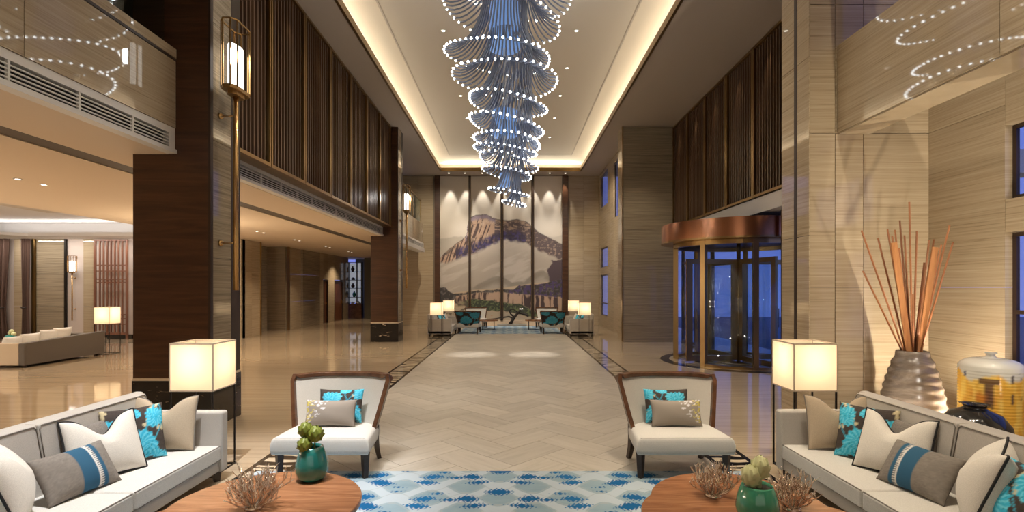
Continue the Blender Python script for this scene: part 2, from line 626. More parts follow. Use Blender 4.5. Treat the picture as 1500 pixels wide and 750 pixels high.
def obj(name, me, mat, parent=None, bevel=0.0, seg=2, loc=None):
    if mat is not None and not me.materials:
        me.materials.append(M[mat] if isinstance(mat, str) else mat)
    o = bpy.data.objects.new(name, me)
    COL.objects.link(o)
    if parent is not None:
        o.parent = parent
    if loc is not None:
        o.location = loc
    if bevel:
        b = o.modifiers.new('edge', 'BEVEL')
        b.width = bevel
        b.segments = seg
        b.limit_method = 'ANGLE'
        b.angle_limit = R(40)
        me.polygons.foreach_set('use_smooth', [True] * len(me.polygons))
        b.harden_normals = True
    return o


def colours(o, cols):
    me = o.data
    a = me.color_attributes.new('print', 'FLOAT_COLOR', 'POINT')
    c = np.ones((len(me.vertices), 4), dtype=np.float32)
    c[:, :3] = cols
    a.data.foreach_set('color', c.ravel())


def tag(o, label, cat, group=None):
    o['label'] = label
    o['category'] = cat
    if group:
        o['group'] = group
    return o


def thing(name, label, cat, loc=(0, 0, 0), rz=0.0, group=None):
    o = bpy.data.objects.new(name, None)
    o.empty_display_size = 0.1
    o.location = loc
    o.rotation_euler = (0, 0, rz)
    COL.objects.link(o)
    return tag(o, label, cat, group)


def struct(mb, name, mat, label=None, bevel=0.0):
    o = mb.build(name, mat, None, bevel=bevel)
    o['kind'] = 'structure'
    if label:
        o['label'] = label
    return o


def sempty(name, loc=(0, 0, 0), label=None):
    o = bpy.data.objects.new(name, None)
    o.location = loc
    COL.objects.link(o)
    o['kind'] = 'structure'
    if label:
        o['label'] = label
    return o


KIDS = {}


def copy_tree(o, parent=None, label=None, loc=None, rz=None):
    c = o.copy()
    COL.objects.link(c)
    if parent is not None:
        c.parent = parent
    for ch in list(o.children):
        copy_tree(ch, c)
    if label:
        c['label'] = label
    if loc is not None:
        c.location = loc
    if rz is not None:
        c.rotation_euler = (0, 0, rz)
    return c


def B(x0, x1, y0, y1, z0, z1):
    return MB().box(x0, x1, y0, y1, z0, z1)


def sm(e0, e1, x):
    t = np.clip((x - e0) / (e1 - e0 + 1e-9), 0, 1)
    return t * t * (3 - 2 * t)

# ================================================================ THE SETTING
LX0, LX1 = -2.29, 2.17         # lane of herringbone stone
SX0, SX1 = -2.77, 2.63         # outer edges of the inlaid strips
YF = 21.6                      # far end of the lane
H = 7.5                        # side ceiling
HS = 3.69                      # soffit under the mezzanine

fl = MB()
fl.box(-21, SX0, -6, 34, -0.2, 0)
fl.box(SX1, 7.9, -6, 34, -0.2, 0)
fl.box(SX0, SX1, YF, 34, -0.2, 0)
fl.box(SX0, SX1, -6, 0.3, -0.2, 0)
floor = struct(fl, 'floor', 'floor')
B(SX0, SX1, 0.3, YF, -0.2, -0.008).build('subfloor', 'joint', floor)
for a, b in ((SX0, LX0), (LX1, SX1)):
    cxs = (a + b) / 2
    B(a + 0.055 - cxs, b - 0.055 - cxs, 0.3, YF, -0.008, 0.0).build('border_strip', 'zebra', floor, loc=(cxs, 0, 0))
    B(a, a + 0.055, 0.3, YF, -0.008, 0.0005).build('border_edge', 'black_glaze', floor)
    B(b - 0.055, b, 0.3, YF, -0.008, 0.0005).build('border_edge', 'black_glaze', floor)


def clip_poly(p, x0, x1, y0, y1):
    def cut(p, f):
        out = []
        for i in range(len(p)):
            a, b = p[i], p[(i + 1) % len(p)]
            fa, fb = f(a), f(b)
            if fa >= 0:
                out.append(a)
            if (fa >= 0) != (fb >= 0):
                t = fa / (fa - fb)
                out.append((a[0] + (b[0] - a[0]) * t, a[1] + (b[1] - a[1]) * t))
        return out
    for f in (lambda q: q[0] - x0, lambda q: x1 - q[0], lambda q: q[1] - y0, lambda q: y1 - q[1]):
        p = cut(p, f)
        if len(p) < 3:
            return []
    return p


# herringbone planks: every plank is a part of the floor
W = 0.425
L = 2 * W
GAP = 0.0022
c45 = math.cos(PI / 4)
tile_mesh = None
cells = []
for i in range(-14, 15):
    for j in range(-2, 62):
        # lattice in the unrotated frame: a(W,W) + b(2W,-2W)
        for kind in (0, 1):
            ox = i * W * 2 + j * W
            oy = -i * W * 2 + j * W
            if kind == 0:
                rect = (ox, oy, ox + L, oy + W)
            else:
                rect = (ox + L, oy - W, ox + L + W, oy + W)
            cxr, cyr = (rect[0] + rect[2]) / 2, (rect[1] + rect[3]) / 2
            px, py = (cxr - cyr) * c45, (cxr + cyr) * c45
            cells.append((px + 0.02, py + 5.0, kind))
Y0L = 5.20
for px, py, kind in cells:
    ang = PI / 4 if kind == 0 else -PI / 4 + PI
    ca, sa = math.cos(ang), math.sin(ang)
    hl, hw = L / 2 - GAP, W / 2 - GAP
    cor = [(-hl, -hw), (hl, -hw), (hl, hw), (-hl, hw)]
    wc = [(px + x * ca - y * sa, py + x * sa + y * ca) for x, y in cor]
    cl = clip_poly(wc, LX0, LX1, Y0L, YF)
    if len(cl) < 3:
        continue
    area2 = abs(sum(cl[k][0] * cl[(k + 1) % len(cl)][1] - cl[(k + 1) % len(cl)][0] * cl[k][1] for k in range(len(cl)))) / 2
    if area2 < 0.004:
        continue
    if area2 > 4 * hl * hw * 0.999:
        if tile_mesh is None:
            tile_mesh = B(-hl, hl, -hw, hw, -0.008, 0).mesh('tile')
        o = obj('tile', tile_mesh, 'lane', floor)
    else:
        loc = [((x - px) * ca + (y - py) * sa, -(x - px) * sa + (y - py) * ca) for x, y in cl]
        o = MB().prism(loc, -0.008, 0).build('tile', 'lane', floor)
    o.location = (px, py, 0)
    o.rotation_euler = (0, 0, ang)

# paved forecourt outside the entrance
struct(B(7.9, 40, -6, 34, -0.2, -0.01), 'ground', 'paving')


def panels(parent, axis, const, th, us, zs, mat='travertine_panel', gap=0.004):
    """stone panels with recessed joints; th signed thickness from the plane const"""
    for a, b in zip(us[:-1], us[1:]):
        for c, d in zip(zs[:-1], zs[1:]):
            if axis == 'x':
                B(min(const, const + th), max(const, const + th), a + gap, b - gap, c + gap, d - gap).build('marble_panel', mat, parent)
            else:
                B(a + gap, b - gap, min(const, const + th), max(const, const + th), c + gap, d - gap).build('marble_panel', mat, parent)


# ---------------------------------------------------------------- hall ceiling with its lit tray
TX0, TX1, TY1 = -3.42, 3.30, 25.2
ce = MB()
ce.box(-7.2, TX0, -6, 26.6, H, H + 0.10)
ce.box(TX1, 6.2, -6, 26.6, H, H + 0.10)
ce.box(TX0, TX1, TY1, 26.6, H, H + 0.10)
struct(ce, 'ceiling', 'plaster_side')
tr = MB()
tr.box(-4.4, 4.28, -6, 26.15, 8.0, 8.1)
tr.box(-4.4, -4.34, -6, 26.15, H + 0.10, 8.0)
tr.box(4.22, 4.28, -6, 26.15, H + 0.10, 8.0)
tr.box(-4.4, 4.28, 26.09, 26.15, H + 0.10, 8.0)
struct(tr, 'ceiling_tray', 'plaster')
struct(B(-2.84, 2.72, -6, 24.0, 7.955, 8.0), 'ceiling_panel', 'plaster')
t1 = MB()
t1.box(TX0 - 0.03, TX0 + 0.03, -6, TY1 + 0.03, H - 0.03, H + 0.14)
t1.box(TX1 - 0.03, TX1 + 0.03, -6, TY1 + 0.03, H - 0.03, H + 0.14)
t1.box(TX0, TX1, TY1 - 0.03, TY1 + 0.03, H - 0.03, H + 0.14)
struct(t1, 'trim_1', 'bronze_dark')
t2 = MB()
for x in (-2.86, 2.72):
    t2.box(x - 0.02, x + 0.025, -6, 24.02, 7.952, 8.0)
t2.box(-2.86, 2.74, 24.0, 24.06, 7.952, 8.0)
struct(t2, 'trim_2', 'plaster_side')

# ---------------------------------------------------------------- back wall with the painting
wb = struct(B(-5.6, 4.5, 26.42, 26.7, 0, H), 'wall_back', 'joint')
panels(wb, 'y', 26.42, -0.02, [-5.6, -4.72, -3.95], [0, 1.25, 2.5, 3.75, 5.0, 6.25, H])
panels(wb, 'y', 26.42, -0.02, [2.84, 3.6, 4.35], [0, 1.25, 2.5, 3.75, 5.0, 6.25, H])

# right-hand end wall with its window openings (X = 4.35)
we = sempty('wall_right_end')
EW = [(20.6, 22.5, 4.85, 7.2), (23.9, 25.8, 5.75, 7.3), (23.9, 25.8, 2.85, 3.78), (23.9, 25.8, 0.55, 2.5)]
for seg in ([19.1, 20.6, 0, H], [22.5, 23.9, 0, H], [25.8, 26.42, 0, H], [20.6, 22.5, 0, 4.85], [20.6, 22.5, 7.2, H],
            [23.9, 25.8, 0, 0.55], [23.9, 25.8, 2.5, 2.85], [23.9, 25.8, 3.78, 5.75], [23.9, 25.8, 7.3, H]):
    B(4.35, 4.46, seg[0] + 0.002, seg[1] - 0.002, seg[2] + 0.002, seg[3] - 0.002).build('marble_panel', 'travertine_panel', we)


WIN_N = [0]


def window(x0, y0, y1, z0, z1, depth, split=None, mull=()):
    WIN_N[0] += 1
    w = sempty('window_%d' % WIN_N[0], (x0, (y0 + y1) / 2, z0))
    ym = (y0 + y1) / 2
    f = MB()
    d0, d1 = depth, depth + 0.04
    t = 0.045
    f.box(d0, d1, y0 - ym, y0 - ym + t, 0, z1 - z0)
    f.box(d0, d1, y1 - ym - t, y1 - ym, 0, z1 - z0)
    f.box(d0, d1, y0 - ym + t, y1 - ym - t, 0, t)
    f.box(d0, d1, y0 - ym + t, y1 - ym - t, z1 - z0 - t, z1 - z0)
    if split:
        f.box(d0, d1, y0 - ym + t, y1 - ym - t, split - z0 - t / 2, split - z0 + t / 2)
    for q in mull:
        f.box(d0, d1, q - ym - 0.02, q - ym + 0.02, t, z1 - z0 - t)
    f.build('window_frame', 'dark_wood', w)
    B(d0 + 0.015, d0 + 0.022, y0 - ym + t, y1 - ym - t, t, z1 - z0 - t).build('pane', 'glass', w)
    return w


for q in EW:
    window(4.35, q[0], q[1], q[2], q[3], 0.05, split=1.15 if q[2] == 0.55 else None)

# ---------------------------------------------------------------- piers on the right
p1 = struct(B(4.01, 5.75, 7.08, 7.78, 0, H), 'column', 'joint', 'travertine pier with a dark bronze inlay beside the vases corner')
panels(p1, 'y', 7.08, -0.02, [4.0, 4.34, 4.72, 5.6], [0, 1.9, 3.97, 5.7, H])
panels(p1, 'x', 4.01, -0.02, [7.06, 7.36], [0, 2.6, 5.0, H])
panels(p1, 'x', 4.01, -0.02, [7.43, 7.78], [0, 2.6, 5.0, H])
B(3.985, 4.02, 7.36, 7.43, 0, H).build('inlay_strip', 'dark_wood', p1)
p2 = struct(B(3.87, 5.75, 18.32, 19.1, 0, H), 'column', 'joint', 'dimly lit travertine pier between revolving door and end windows')
panels(p2, 'y', 18.32, -0.02, [3.86, 5.62], [0, 1.3, 2.6, 3.9, 5.2, 6.5, H], 'travertine_dark')  # darker stone colour stands in for the weak light on this face
panels(p2, 'x', 3.87, -0.02, [18.42, 19.1], [0, 2.6, 5.2, H])
B(3.835, 3.875, 18.29, 18.42, 0, H).build('corner_trim', 'bronze', p2)

# near right wall (X = 5.6) with its two night windows and one above
wr = sempty('wall_right')
for y0, y1, z0, z1 in ((5.97, 7.08, 0, 1.9), (5.97, 7.08, 1.9, 3.97), (5.97, 7.08, 3.97, 5.1), (5.97, 7.08, 7.1, H), (6.85, 7.08, 5.1, 7.1),
                       (4.2, 5.97, 0, 0.98), (4.2, 5.97, 2.52, 2.9), (4.2, 5.97, 3.74, 5.1), (4.2, 5.97, 7.1, H),
                       (-6, 4.2, 0, 2.4), (-6, 4.2, 2.4, 5.1), (-6, 4.9, 5.1, H)):
    B(5.6, 5.74, y0 + 0.002, y1 - 0.002, z0 + 0.002, z1 - 0.002).build('marble_panel', 'travertine_panel', wr)
window(5.6, 4.2, 5.97, 0.98, 2.52, 0.085, split=1.62)
window(5.6, 4.2, 5.97, 2.9, 3.74, 0.085, mull=(5.55,))
window(5.6, 4.9, 6.85, 5.1, 7.1, 0.14)
# parapet beam of the right gallery
pb = struct(B(4.375, 4.79, -6, 7.055, 3.97, 5.14), 'wall_parapet_right', 'joint')
panels(pb, 'x', 4.375, -0.015, [-6, -2, 0.2, 2.4, 4.7, 7.055], [3.97, 5.14])
B(4.375, 4.79, -6, 7.05, 3.955, 3.97).build('marble_panel', 'travertine_panel', pb)
# wall behind the right-hand screens, and soffit over the entrance
struct(B(5.86, 6.1, 7.78, 18.32, 3.96, H), 'wall_right_upper', 'dark_wood')
struct(B(5.62, 7.9, 7.78, 18.32, 3.60, 3.95), 'ceiling_entrance', 'plaster_white')

# entrance glazing either side of the drum
FX = 5.95
WIN_N[0] += 1
wg = sempty('window_%d' % WIN_N[0], (FX, 10, 0))
mf = MB()
for y in (7.82, 9.4, 11.5, 15.6, 17.0, 18.28):
    mf.box(-0.05, 0.05, y - 10 - 0.035, y - 10 + 0.035, 0, 3.6)
for y0, y1 in ((7.82, 11.5), (15.6, 18.28)):
    for z in (0.06, 2.72, 3.55):
        mf.box(-0.045, 0.045, y0 - 10, y1 - 10, z - 0.04, z + 0.04)
mf.build('window_frame', 'bronze_dark', wg)
for y0, y1 in ((7.85, 9.37), (9.43, 11.47), (15.63, 16.97), (17.03, 18.25)):
    B(-0.006, 0.006, y0 - 10, y1 - 10, 0.1, 3.5).build('pane', 'glass', wg)

# ---------------------------------------------------------------- left: columns
def wood_column(x0, x1, y0, y1, label):
    c = struct(B(x0 + 0.02, x1 - 0.02, y0 + 0.02, y1 - 0.02, 0, H), 'column', 'dark_wood', label)
    B(x0 - 0.012, x1 + 0.012, y0 - 0.012, y1 + 0.012, 0, 0.645).build('column_base', 'black_marble', c, bevel=0.006)
    B(x0 - 0.004, x1 + 0.004, y0 - 0.004, y1 + 0.004, 0.645, 0.68).build('base_trim', 'plaster_warm', c)
    B(x0, x1 - 0.03, y0, y0 + 0.03, 0.68, H).build('timber_cladding', 'walnut', c)
    d = y1 - y0
    B(x1 - 0.03, x1, y0 + 0.0, y0 + 0.06 * d + 0.02, 0.68, H).build('edge_trim', 'dark_wood', c)
    zs = [0.68, 2.3, 3.9, 5.5, H]
    for a, b in zip(zs[:-1], zs[1:]):
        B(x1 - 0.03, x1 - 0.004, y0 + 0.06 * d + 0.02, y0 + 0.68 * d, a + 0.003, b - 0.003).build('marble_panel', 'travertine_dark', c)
    B(x1 - 0.03, x1, y0 + 0.68 * d, y1, 0.68, H).build('edge_trim', 'dark_wood', c)
    B(x0, x0 + 0.03, y0 + 0.03, y1, 0.68, H).build('timber_cladding', 'walnut', c)
    return c


wood_column(-5.09, -4.05, 7.06, 7.83, 'near walnut clad column with marble side face and black marble base')
wood_column(-4.93, -3.98, 18.35, 19.15, 'far walnut clad column with black marble base beside the balcony')

# parapets of the left mezzanine
pl = struct(B(-4.75, -4.525, -6, 7.06, 4.03, 5.0), 'wall_parapet_left', 'joint')
panels(pl, 'x', -4.525, 0.015, [-6, -2, 0.6, 3.05, 4.86, 7.055], [4.03, 4.93], 'travertine_panel')
B(-4.75, -4.50, -6, 7.05, 4.93, 4.965).build('brown_trim', 'dark_wood', pl)  # brown trim strip below the coping
B(-4.78, -4.50, -6, 7.05, 4.965, 5.09).build('coping', 'travertine', pl)
struct(B(-4.75, -4.62, 7.83, 18.35, 4.0, H), 'wall_left_upper', 'dark_wood')
# glass balustrade above the near parapet
gr = thing('glass_balustrade', 'clear glass balustrade standing on the near mezzanine parapet', 'railing', (-4.64, 0.5, 5.09))
B(-0.008, 0.008, -6, -0.02, 0, 0.95).build('glass_panel', 'rail_glass', gr)
B(-0.008, 0.008, 0.0, 3.2, 0, 0.95).build('glass_panel', 'rail_glass', gr)
B(-0.008, 0.008, 3.22, 6.5, 0, 0.95).build('glass_panel', 'rail_glass', gr)
B(-0.03, 0.03, -6, 6.5, 0.95, 0.99).build('handrail', 'bronze', gr)
# gallery behind it
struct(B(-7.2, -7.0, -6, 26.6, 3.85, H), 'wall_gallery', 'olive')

# the far balcony beyond the second column
fb = struct(B(-4.55, -4.30, 19.15, 25.2, 4.02, 4.95), 'wall_parapet_far', 'joint')
panels(fb, 'x', -4.30, 0.015, [19.15, 21.2, 23.2, 25.2], [4.02, 4.95])
panels(fb, 'y', 25.2, 0.012, [-4.55, -4.3], [4.02, 4.95])
B(-4.6, -4.2, 19.15, 25.3, 3.60, 3.72).build('balcony_slab', 'plaster_white', fb)
gr2 = thing('glass_balustrade', 'glass balustrade with sloping bronze handrail on the far balcony', 'railing', (-4.38, 22.2, 4.95))
for a, b in ((-3.0, -1.0), (-0.98, 1.0), (1.02, 2.95)):
    B(-0.008, 0.008, a, b, 0, 1.1).build('glass_panel', 'rail_glass', gr2)
B(-0.03, 0.03, -3.0, 2.98, 1.1, 1.15).build('handrail', 'bronze', gr2)
for y in (-1, 1, 2.95):
    B(-0.02, 0.02, y - 0.02, y + 0.02, 0, 1.1).build('post', 'bronze', gr2)

# soffits
so = MB()
so.box(-5.66, -4.62, -6, 18.3, HS, HS + 0.10)
so.box(-5.66, -4.95, 18.3, 19.2, HS, HS + 0.10)
so.box(-5.66, -4.25, 19.2, 25.2, HS, HS + 0.10)
so.box(-10.8, -6.0, -6, 34, HS, HS + 0.10)
so.box(-5.66, -5.6, 25.2, 34, HS, HS + 0.10)
so.box(-6.0, -5.66, -6, 34, HS + 0.05, HS + 0.10)
struct(so, 'ceiling_mezzanine', 'plaster_warm')
struct(B(-6.0, -5.66, -6, 34, HS + 0.012, HS + 0.05), 'trim_3', 'groove')
# lounge tray
lt = MB()
lt.box(-21, -10.6, -6, 19.4, 4.25, 4.35)
lt.box(-21, -10.8, 18.35, 19.5, HS, HS + 0.10)
lt.box(-21, -10.8, 18.35, 18.41, HS + 0.1, HS + 0.13)
lt.box(-10.86, -10.80, -6, 18.4, HS + 0.1, HS + 0.13)
lt.box(-21, -10.6, 19.3, 19.5, HS + 0.1, 4.25)
lt.box(-10.65, -10.6, -6, 19.5, HS + 0.1, 4.25)
struct(lt, 'ceiling_lounge', 'plaster_white')
wd = MB()
wd.add([(-16.9, 18.35, HS), (-21, 13.5, HS), (-21, 18.35, HS), (-16.9, 18.35, HS + 0.1), (-21, 13.5, HS + 0.1), (-21, 18.35, HS + 0.1)],
       [(0, 1, 2), (3, 5, 4), (0, 3, 4, 1), (1, 4, 5, 2), (2, 5, 3, 0)])
struct(wd, 'ceiling_lounge_corner', 'plaster_white')
struct(B(-14.5, -11.5, 9.0, 16.4, 4.225, 4.25), 'trim_4', 'plaster')

# lounge back wall (Y = 19.5) and the others
wlb = struct(B(-21, -10.0, 19.5, 19.7, 0, HS), 'wall_lounge', 'plaster_pink')
panels(wlb, 'y', 19.5, -0.03, [-18.45, -17.95], [0, 1.2, 2.4, HS])
panels(wlb, 'y', 19.5, -0.05, [-17.6, -16.55], [0, 1.2, 2.4, HS], 'travertine_dark')
panels(wlb, 'y', 19.5, -0.03, [-15.88, -15.5], [0, 1.2, 2.4, HS])
B(-16.56, -16.49, 19.43, 19.5, 0, HS).build('metal_trim', 'black_metal', wlb)
B(-17.72, -17.6, 19.38, 19.5, 0, HS).build('metal_trim', 'bronze_dark', wlb)
B(-15.5, -13.9, 19.46, 19.5, 0, 0.16).build('skirting', 'black_marble', wlb)
struct(B(-21.2, -21, -6, 34, 0, 4.3), 'wall_lounge_left', 'plaster_warm')
struct(B(-21, 7.9, -6.2, -6, 0, 8.1), 'wall_rear', 'plaster_warm')

# corridor wall (X = -10) with a deep recess and two doors
wc_ = sempty('wall_corridor')
def cw(y0, y1, z0, z1, x=-10.0, mat='travertine_panel'):
    B(x - 0.2, x, y0 + 0.003, y1 - 0.003, z0, z1).build('marble_panel', mat, wc_)
for a, b in ((19.4, 20.2), (20.2, 20.9), (23.3, 24.9)):
    for c, d in ((0, 1.25), (1.25, 2.5), (2.5, HS)):
        cw(a, b, c + 0.002, d - 0.002)
for c, d in ((0, 1.25), (1.25, 2.5), (2.5, HS)):
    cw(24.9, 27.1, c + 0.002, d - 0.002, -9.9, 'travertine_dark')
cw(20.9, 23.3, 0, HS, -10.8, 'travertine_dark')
B(-10.8, -10.0, 23.2, 23.3, 0, HS).build('recess_side', 'travertine_dark', wc_)
for a, b in ((27.1, 27.6), (28.25, 29.3), (30.8, 31.8)):
    cw(a, b, 0, HS, -9.9)
for a, b in ((27.6, 28.25), (29.3, 30.8)):
    cw(a, b, 2.32, HS, -9.9)
B(-9.96, -9.85, 23.27, 23.33, 0, HS).build('metal_trim', 'bronze', wc_)
B(-10.06, -9.96, 20.86, 20.92, 0, HS).build('metal_trim', 'bronze', wc_)
for k, (a, b) in enumerate(((27.6, 28.25), (29.3, 30.8))):
    d = sempty('door_%d' % (k + 1), (-9.9, (a + b) / 2, 0))
    h = (b - a) / 2
    f = MB().box(-0.12, 0.02, -h, -h + 0.08, 0, 2.3).box(-0.12, 0.02, h - 0.08, h, 0, 2.3).box(-0.12, 0.02, -h + 0.08, h - 0.08, 2.22, 2.3)
    f.build('door_frame', 'dark_wood', d)
    B(-0.09, -0.04, -h + 0.08, h - 0.08, 0, 2.22).build('door_leaf', 'door_wood', d)
    B(-0.04, 0.02, h - 0.2, h - 0.17, 0.95, 1.15).build('door_handle', 'brass', d)
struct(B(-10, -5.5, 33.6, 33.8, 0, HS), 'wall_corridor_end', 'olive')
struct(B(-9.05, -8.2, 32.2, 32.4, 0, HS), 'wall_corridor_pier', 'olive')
struct(B(-5.7, -5.6, 26.7, 33.6, 0, HS), 'wall_corridor_right', 'walnut')

# ================================================================ FIXED THINGS
# ---- slatted timber screens
def make_screen(label, h=3.49, w=1.52):
    t = thing('slatted_screen', label, 'screen', (0, 0, 0), 0, 'slatted screens')
    f = MB()
    p = 0.055
    f.box(-w / 2 + 0.012, -w / 2 + 0.012 + p, 0, 0.28, 0, h)
    f.box(w / 2 - 0.012 - p, w / 2 - 0.012, 0, 0.28, 0, h)
    f.box(-w / 2 + 0.012 + p, w / 2 - 0.012 - p, 0, 0.28, 0, 0.06)
    f.box(-w / 2 + 0.012 + p, w / 2 - 0.012 - p, 0, 0.28, h - 0.05, h)
    f.build('screen_frame', 'bronze', t)
    B(-w / 2 + 0.067, w / 2 - 0.067, 0.24, 0.27, 0.06, h - 0.05).build('backing_board', 'dark_wood', t)
    sl = B(-0.02, 0.02, 0, 0.10, 0.06, h - 0.05).mesh('slat')
    n = 11
    for k in range(n):
        o = obj('slat', sl, 'walnut_slat', t)
        o.location = (-w / 2 + 0.13 + (w - 0.26) * k / (n - 1), 0.05, 0)
    return t


ords = ['first', 'second', 'third', 'fourth', 'fifth', 'sixth', 'seventh']
scr = make_screen('x')
for side in (0, 1):
    for k in range(7):
        y = 8.43 + 1.522 * k
        if side == 0:
            lab = '%s bronze framed timber slat screen counted from the near walnut column' % ords[k]
            loc, rz = (-4.2, y - 0.01, 4.0), R(90)
        else:
            if k == 0:
                continue
            lab = '%s bronze framed timber slat screen above the entrance, counted from the vases corner' % ords[k]
            loc, rz = (5.58, y - 0.02, 3.97), R(-90)
        o = scr if (side == 0 and k == 0) else copy_tree(scr)
        o.location = loc
        o.rotation_euler = (0, 0, rz)
        o['label'] = lab
        o['group'] = 'slatted screens of the left gallery' if side == 0 else 'slatted screens over the entrance'


# ---- linear air vents in the mezzanine edge
def vent(x, y0, y1, label, z0=HS, z1=4.03, sx=1):
    t = thing('air_vent', label, 'vent', (x, (y0 + y1) / 2, z0), 0, 'air vents in the left mezzanine edge')
    h = z1 - z0
    l = (y1 - y0) / 2
    f = MB()
    f.box(-0.10, 0, -l, l, h - 0.085, h)
    f.box(-0.10, 0.03, -l, l, 0.0, 0.055)
    f.box(-0.10, 0, -l, -l + 0.04, 0.055, h - 0.085)
    f.box(-0.10, 0, l - 0.12, l, 0.055, h - 0.085)
    f.build('vent_frame', 'white_metal', t)
    B(-0.10, -0.08, -l, l, 0.055, h - 0.085).build('vent_backing', 'vent_dark', t)
    a, b = 0.055, h - 0.085
    for k in range(4):
        z = a + (b - a) * (k + 1) / 5
        B(-0.022, -0.005, -l + 0.04, l - 0.12, z - 0.0065, z + 0.0065).build('slat', 'white_metal', t)
    n = max(1, round((y1 - y0) / 0.79))
    for k in range(1, n):
        y = -l + (y1 - y0) * k / n
        B(-0.03, -0.002, y - 0.012, y + 0.012, a, b).build('divider', 'white_metal', t)
    return t


vent(-4.52, 2.4, 7.05, 'white linear air vent under the near marble parapet')
vent(-4.50, 7.84, 18.33, 'long white linear air vent below the slatted screens')
vent(-4.24, 19.2, 25.2, 'short white air vent under the far balcony', 3.72, 4.02)


# ---- wall lanterns
def make_lantern(label, loc, rz, s=1.0, grp='pole mounted lanterns'):
    t = thing('wall_lantern', label, 'lantern', loc, rz, grp)
    z0, z1 = 2.75, 3.66
    MB().tube([(0, 0, 0), (0, 0, z0 + 0.02)], 0.036, 10).build('pole', 'brass', t, True)
    for z in (0.655, 2.415):
        br = MB().tube([(0, 0, z), (0, 0.205, z)], 0.009, 8).build('bracket', 'brass', t, True)
        MB().tube([(0, 0.17, z), (0, 0.205, z), (0, 0.22, z)], [0.02, 0.045, 0.045], 14).build('rose', 'brass', br, True)
    oc = [(-0.24, -0.05), (-0.17, -0.11), (0.17, -0.11), (0.24, -0.05), (0.24, 0.05), (0.17, 0.11), (-0.17, 0.11), (-0.24, 0.05)]
    MB().prism([(x * 0.62, y * 0.62) for x, y in oc], z0 - 0.07, z0 - 0.02).prism(oc, z0 - 0.02, z0 + 0.03).build('tray', 'bronze', t)
    fr = MB()
    for i in range(8):
        a, b = oc[i], oc[(i + 1) % 8]
        fr.bar((a[0], a[1], z1), (b[0], b[1], z1), 0.018)
    fr.build('top_ring', 'brass', t)
    for a in oc:
        MB().bar((a[0], a[1], z0), (a[0], a[1], z1), 0.016).build('cage_bar', 'brass', t)
    pr = [(0.02, z0 + 0.03), (1.0, z0 + 0.035), (1.0, z0 + 0.60), (0.9, z0 + 0.62), (0.02, z0 + 0.625)]
    g = MB().lathe(pr, 24)
    g.v = [(x * 0.165, y * 0.075, z) for x, y, z in g.v]
    g.build('glass_shade', 'lantern', t, True)
    t.scale = (s, s, s)
    return t


make_lantern('brass cage lantern on a tall pole fixed to the near walnut column', (-3.83, 7.29, 1.86), R(90))
make_lantern('brass cage lantern on a tall pole fixed to the far walnut column', (-3.76, 18.75, 1.86), R(90))
make_lantern('small brass cage lantern on the pink lounge wall', (-16.2, 19.36, 0.68), 0, 0.65)
point((-3.7, 7.29, 5.1), 25, WHITE, 0.1)
point((-3.6, 18.75, 5.1), 25, WHITE, 0.1)


# ---- ceiling downlights
dl_ring = MB().ring(0, 0, 0.055, 0.085, -0.012, 0, n=20).mesh('trim_ring')
dl_lens = MB().lathe([(0.001, -0.004), (0.055, -0.004), (0.055, 0.0)], 16).mesh('lens')
dl_ring.materials.append(M['white_metal'])
dl_lens.materials.append(M['lens'])


def downlight(x, y, z, label, grp, s=0.72):
    t = thing('ceiling_downlight', label, 'downlight', (x, y, z), 0, grp)
    obj('trim_ring', dl_ring, None, t)
    obj('lens', dl_lens, None, t)
    t.scale = (s, s, s)


ORD = ['first', 'second', 'third', 'fourth', 'fifth', 'sixth', 'seventh', 'eighth', 'ninth', 'tenth', 'eleventh', 'twelfth', 'thirteenth', 'fourteenth', 'fifteenth', 'sixteenth', 'seventeenth', 'eighteenth']
for k, y in enumerate((8.2, 10.3, 12.4, 14.5, 16.6, 18.8, 21.2)):
    downlight(-1.62, y, 7.955, '%s hall ceiling downlight, row beside the chandelier on the lounge side' % ORD[k], 'hall downlights, lounge side')
    downlight(1.52, y, 7.955, '%s hall ceiling downlight, row beside the chandelier on the entrance side' % ORD[k], 'hall downlights, entrance side')
for k, y in enumerate((8.67, 9.15, 13.0, 13.4, 16.8, 17.25, 19.7, 20.15, 23.0, 23.5, 26.2, 26.7)):
    downlight(-8.15, y, HS, '%s small downlight along the warm corridor soffit, from the near end' % ORD[k], 'corridor downlights')
downlight(-11.7, 10.3, 4.225, 'small downlight at the near edge of the white lounge tray', 'lounge downlights')
downlight(-13.4, 15.2, 4.225, 'small downlight in the middle of the white lounge tray', 'lounge downlights')
for k, x in enumerate((-3.09, -2.30, -1.47, -0.55, 0.30, 1.05, 1.85, 2.62)):
    downlight(x, 25.75, H, '%s small downlight over the mountain painting, from the balcony side' % ORD[k], 'painting downlights')

# ---- chandelier
ch = thing('chandelier', 'huge tiered chandelier of blue glass tubes with lit tips hanging over the lane', 'chandelier', (-0.14, 10.2, 8.0))
MB().lathe([(0.02, -0.10), (0.55, -0.10), (0.62, -0.05), (0.62, 0.0), (0.02, 0.0)], 40).build('ceiling_plate', 'white_metal', ch, True)
MB().tube([(0, 0, -0.1), (0, 0, -4.1)], 0.03, 8).build('hanging_rod', 'white_metal', ch, True)
for zc, hc, rc in ((-1.05, 0.42, 0.30), (-2.92, 0.24, 0.24), (-4.02, 0.13, 0.10)):
    MB().lathe([(0.02, zc - hc), (rc, zc - hc), (rc, zc + hc), (0.02, zc + hc)], 28).build('lit_core', 'core', ch, True)
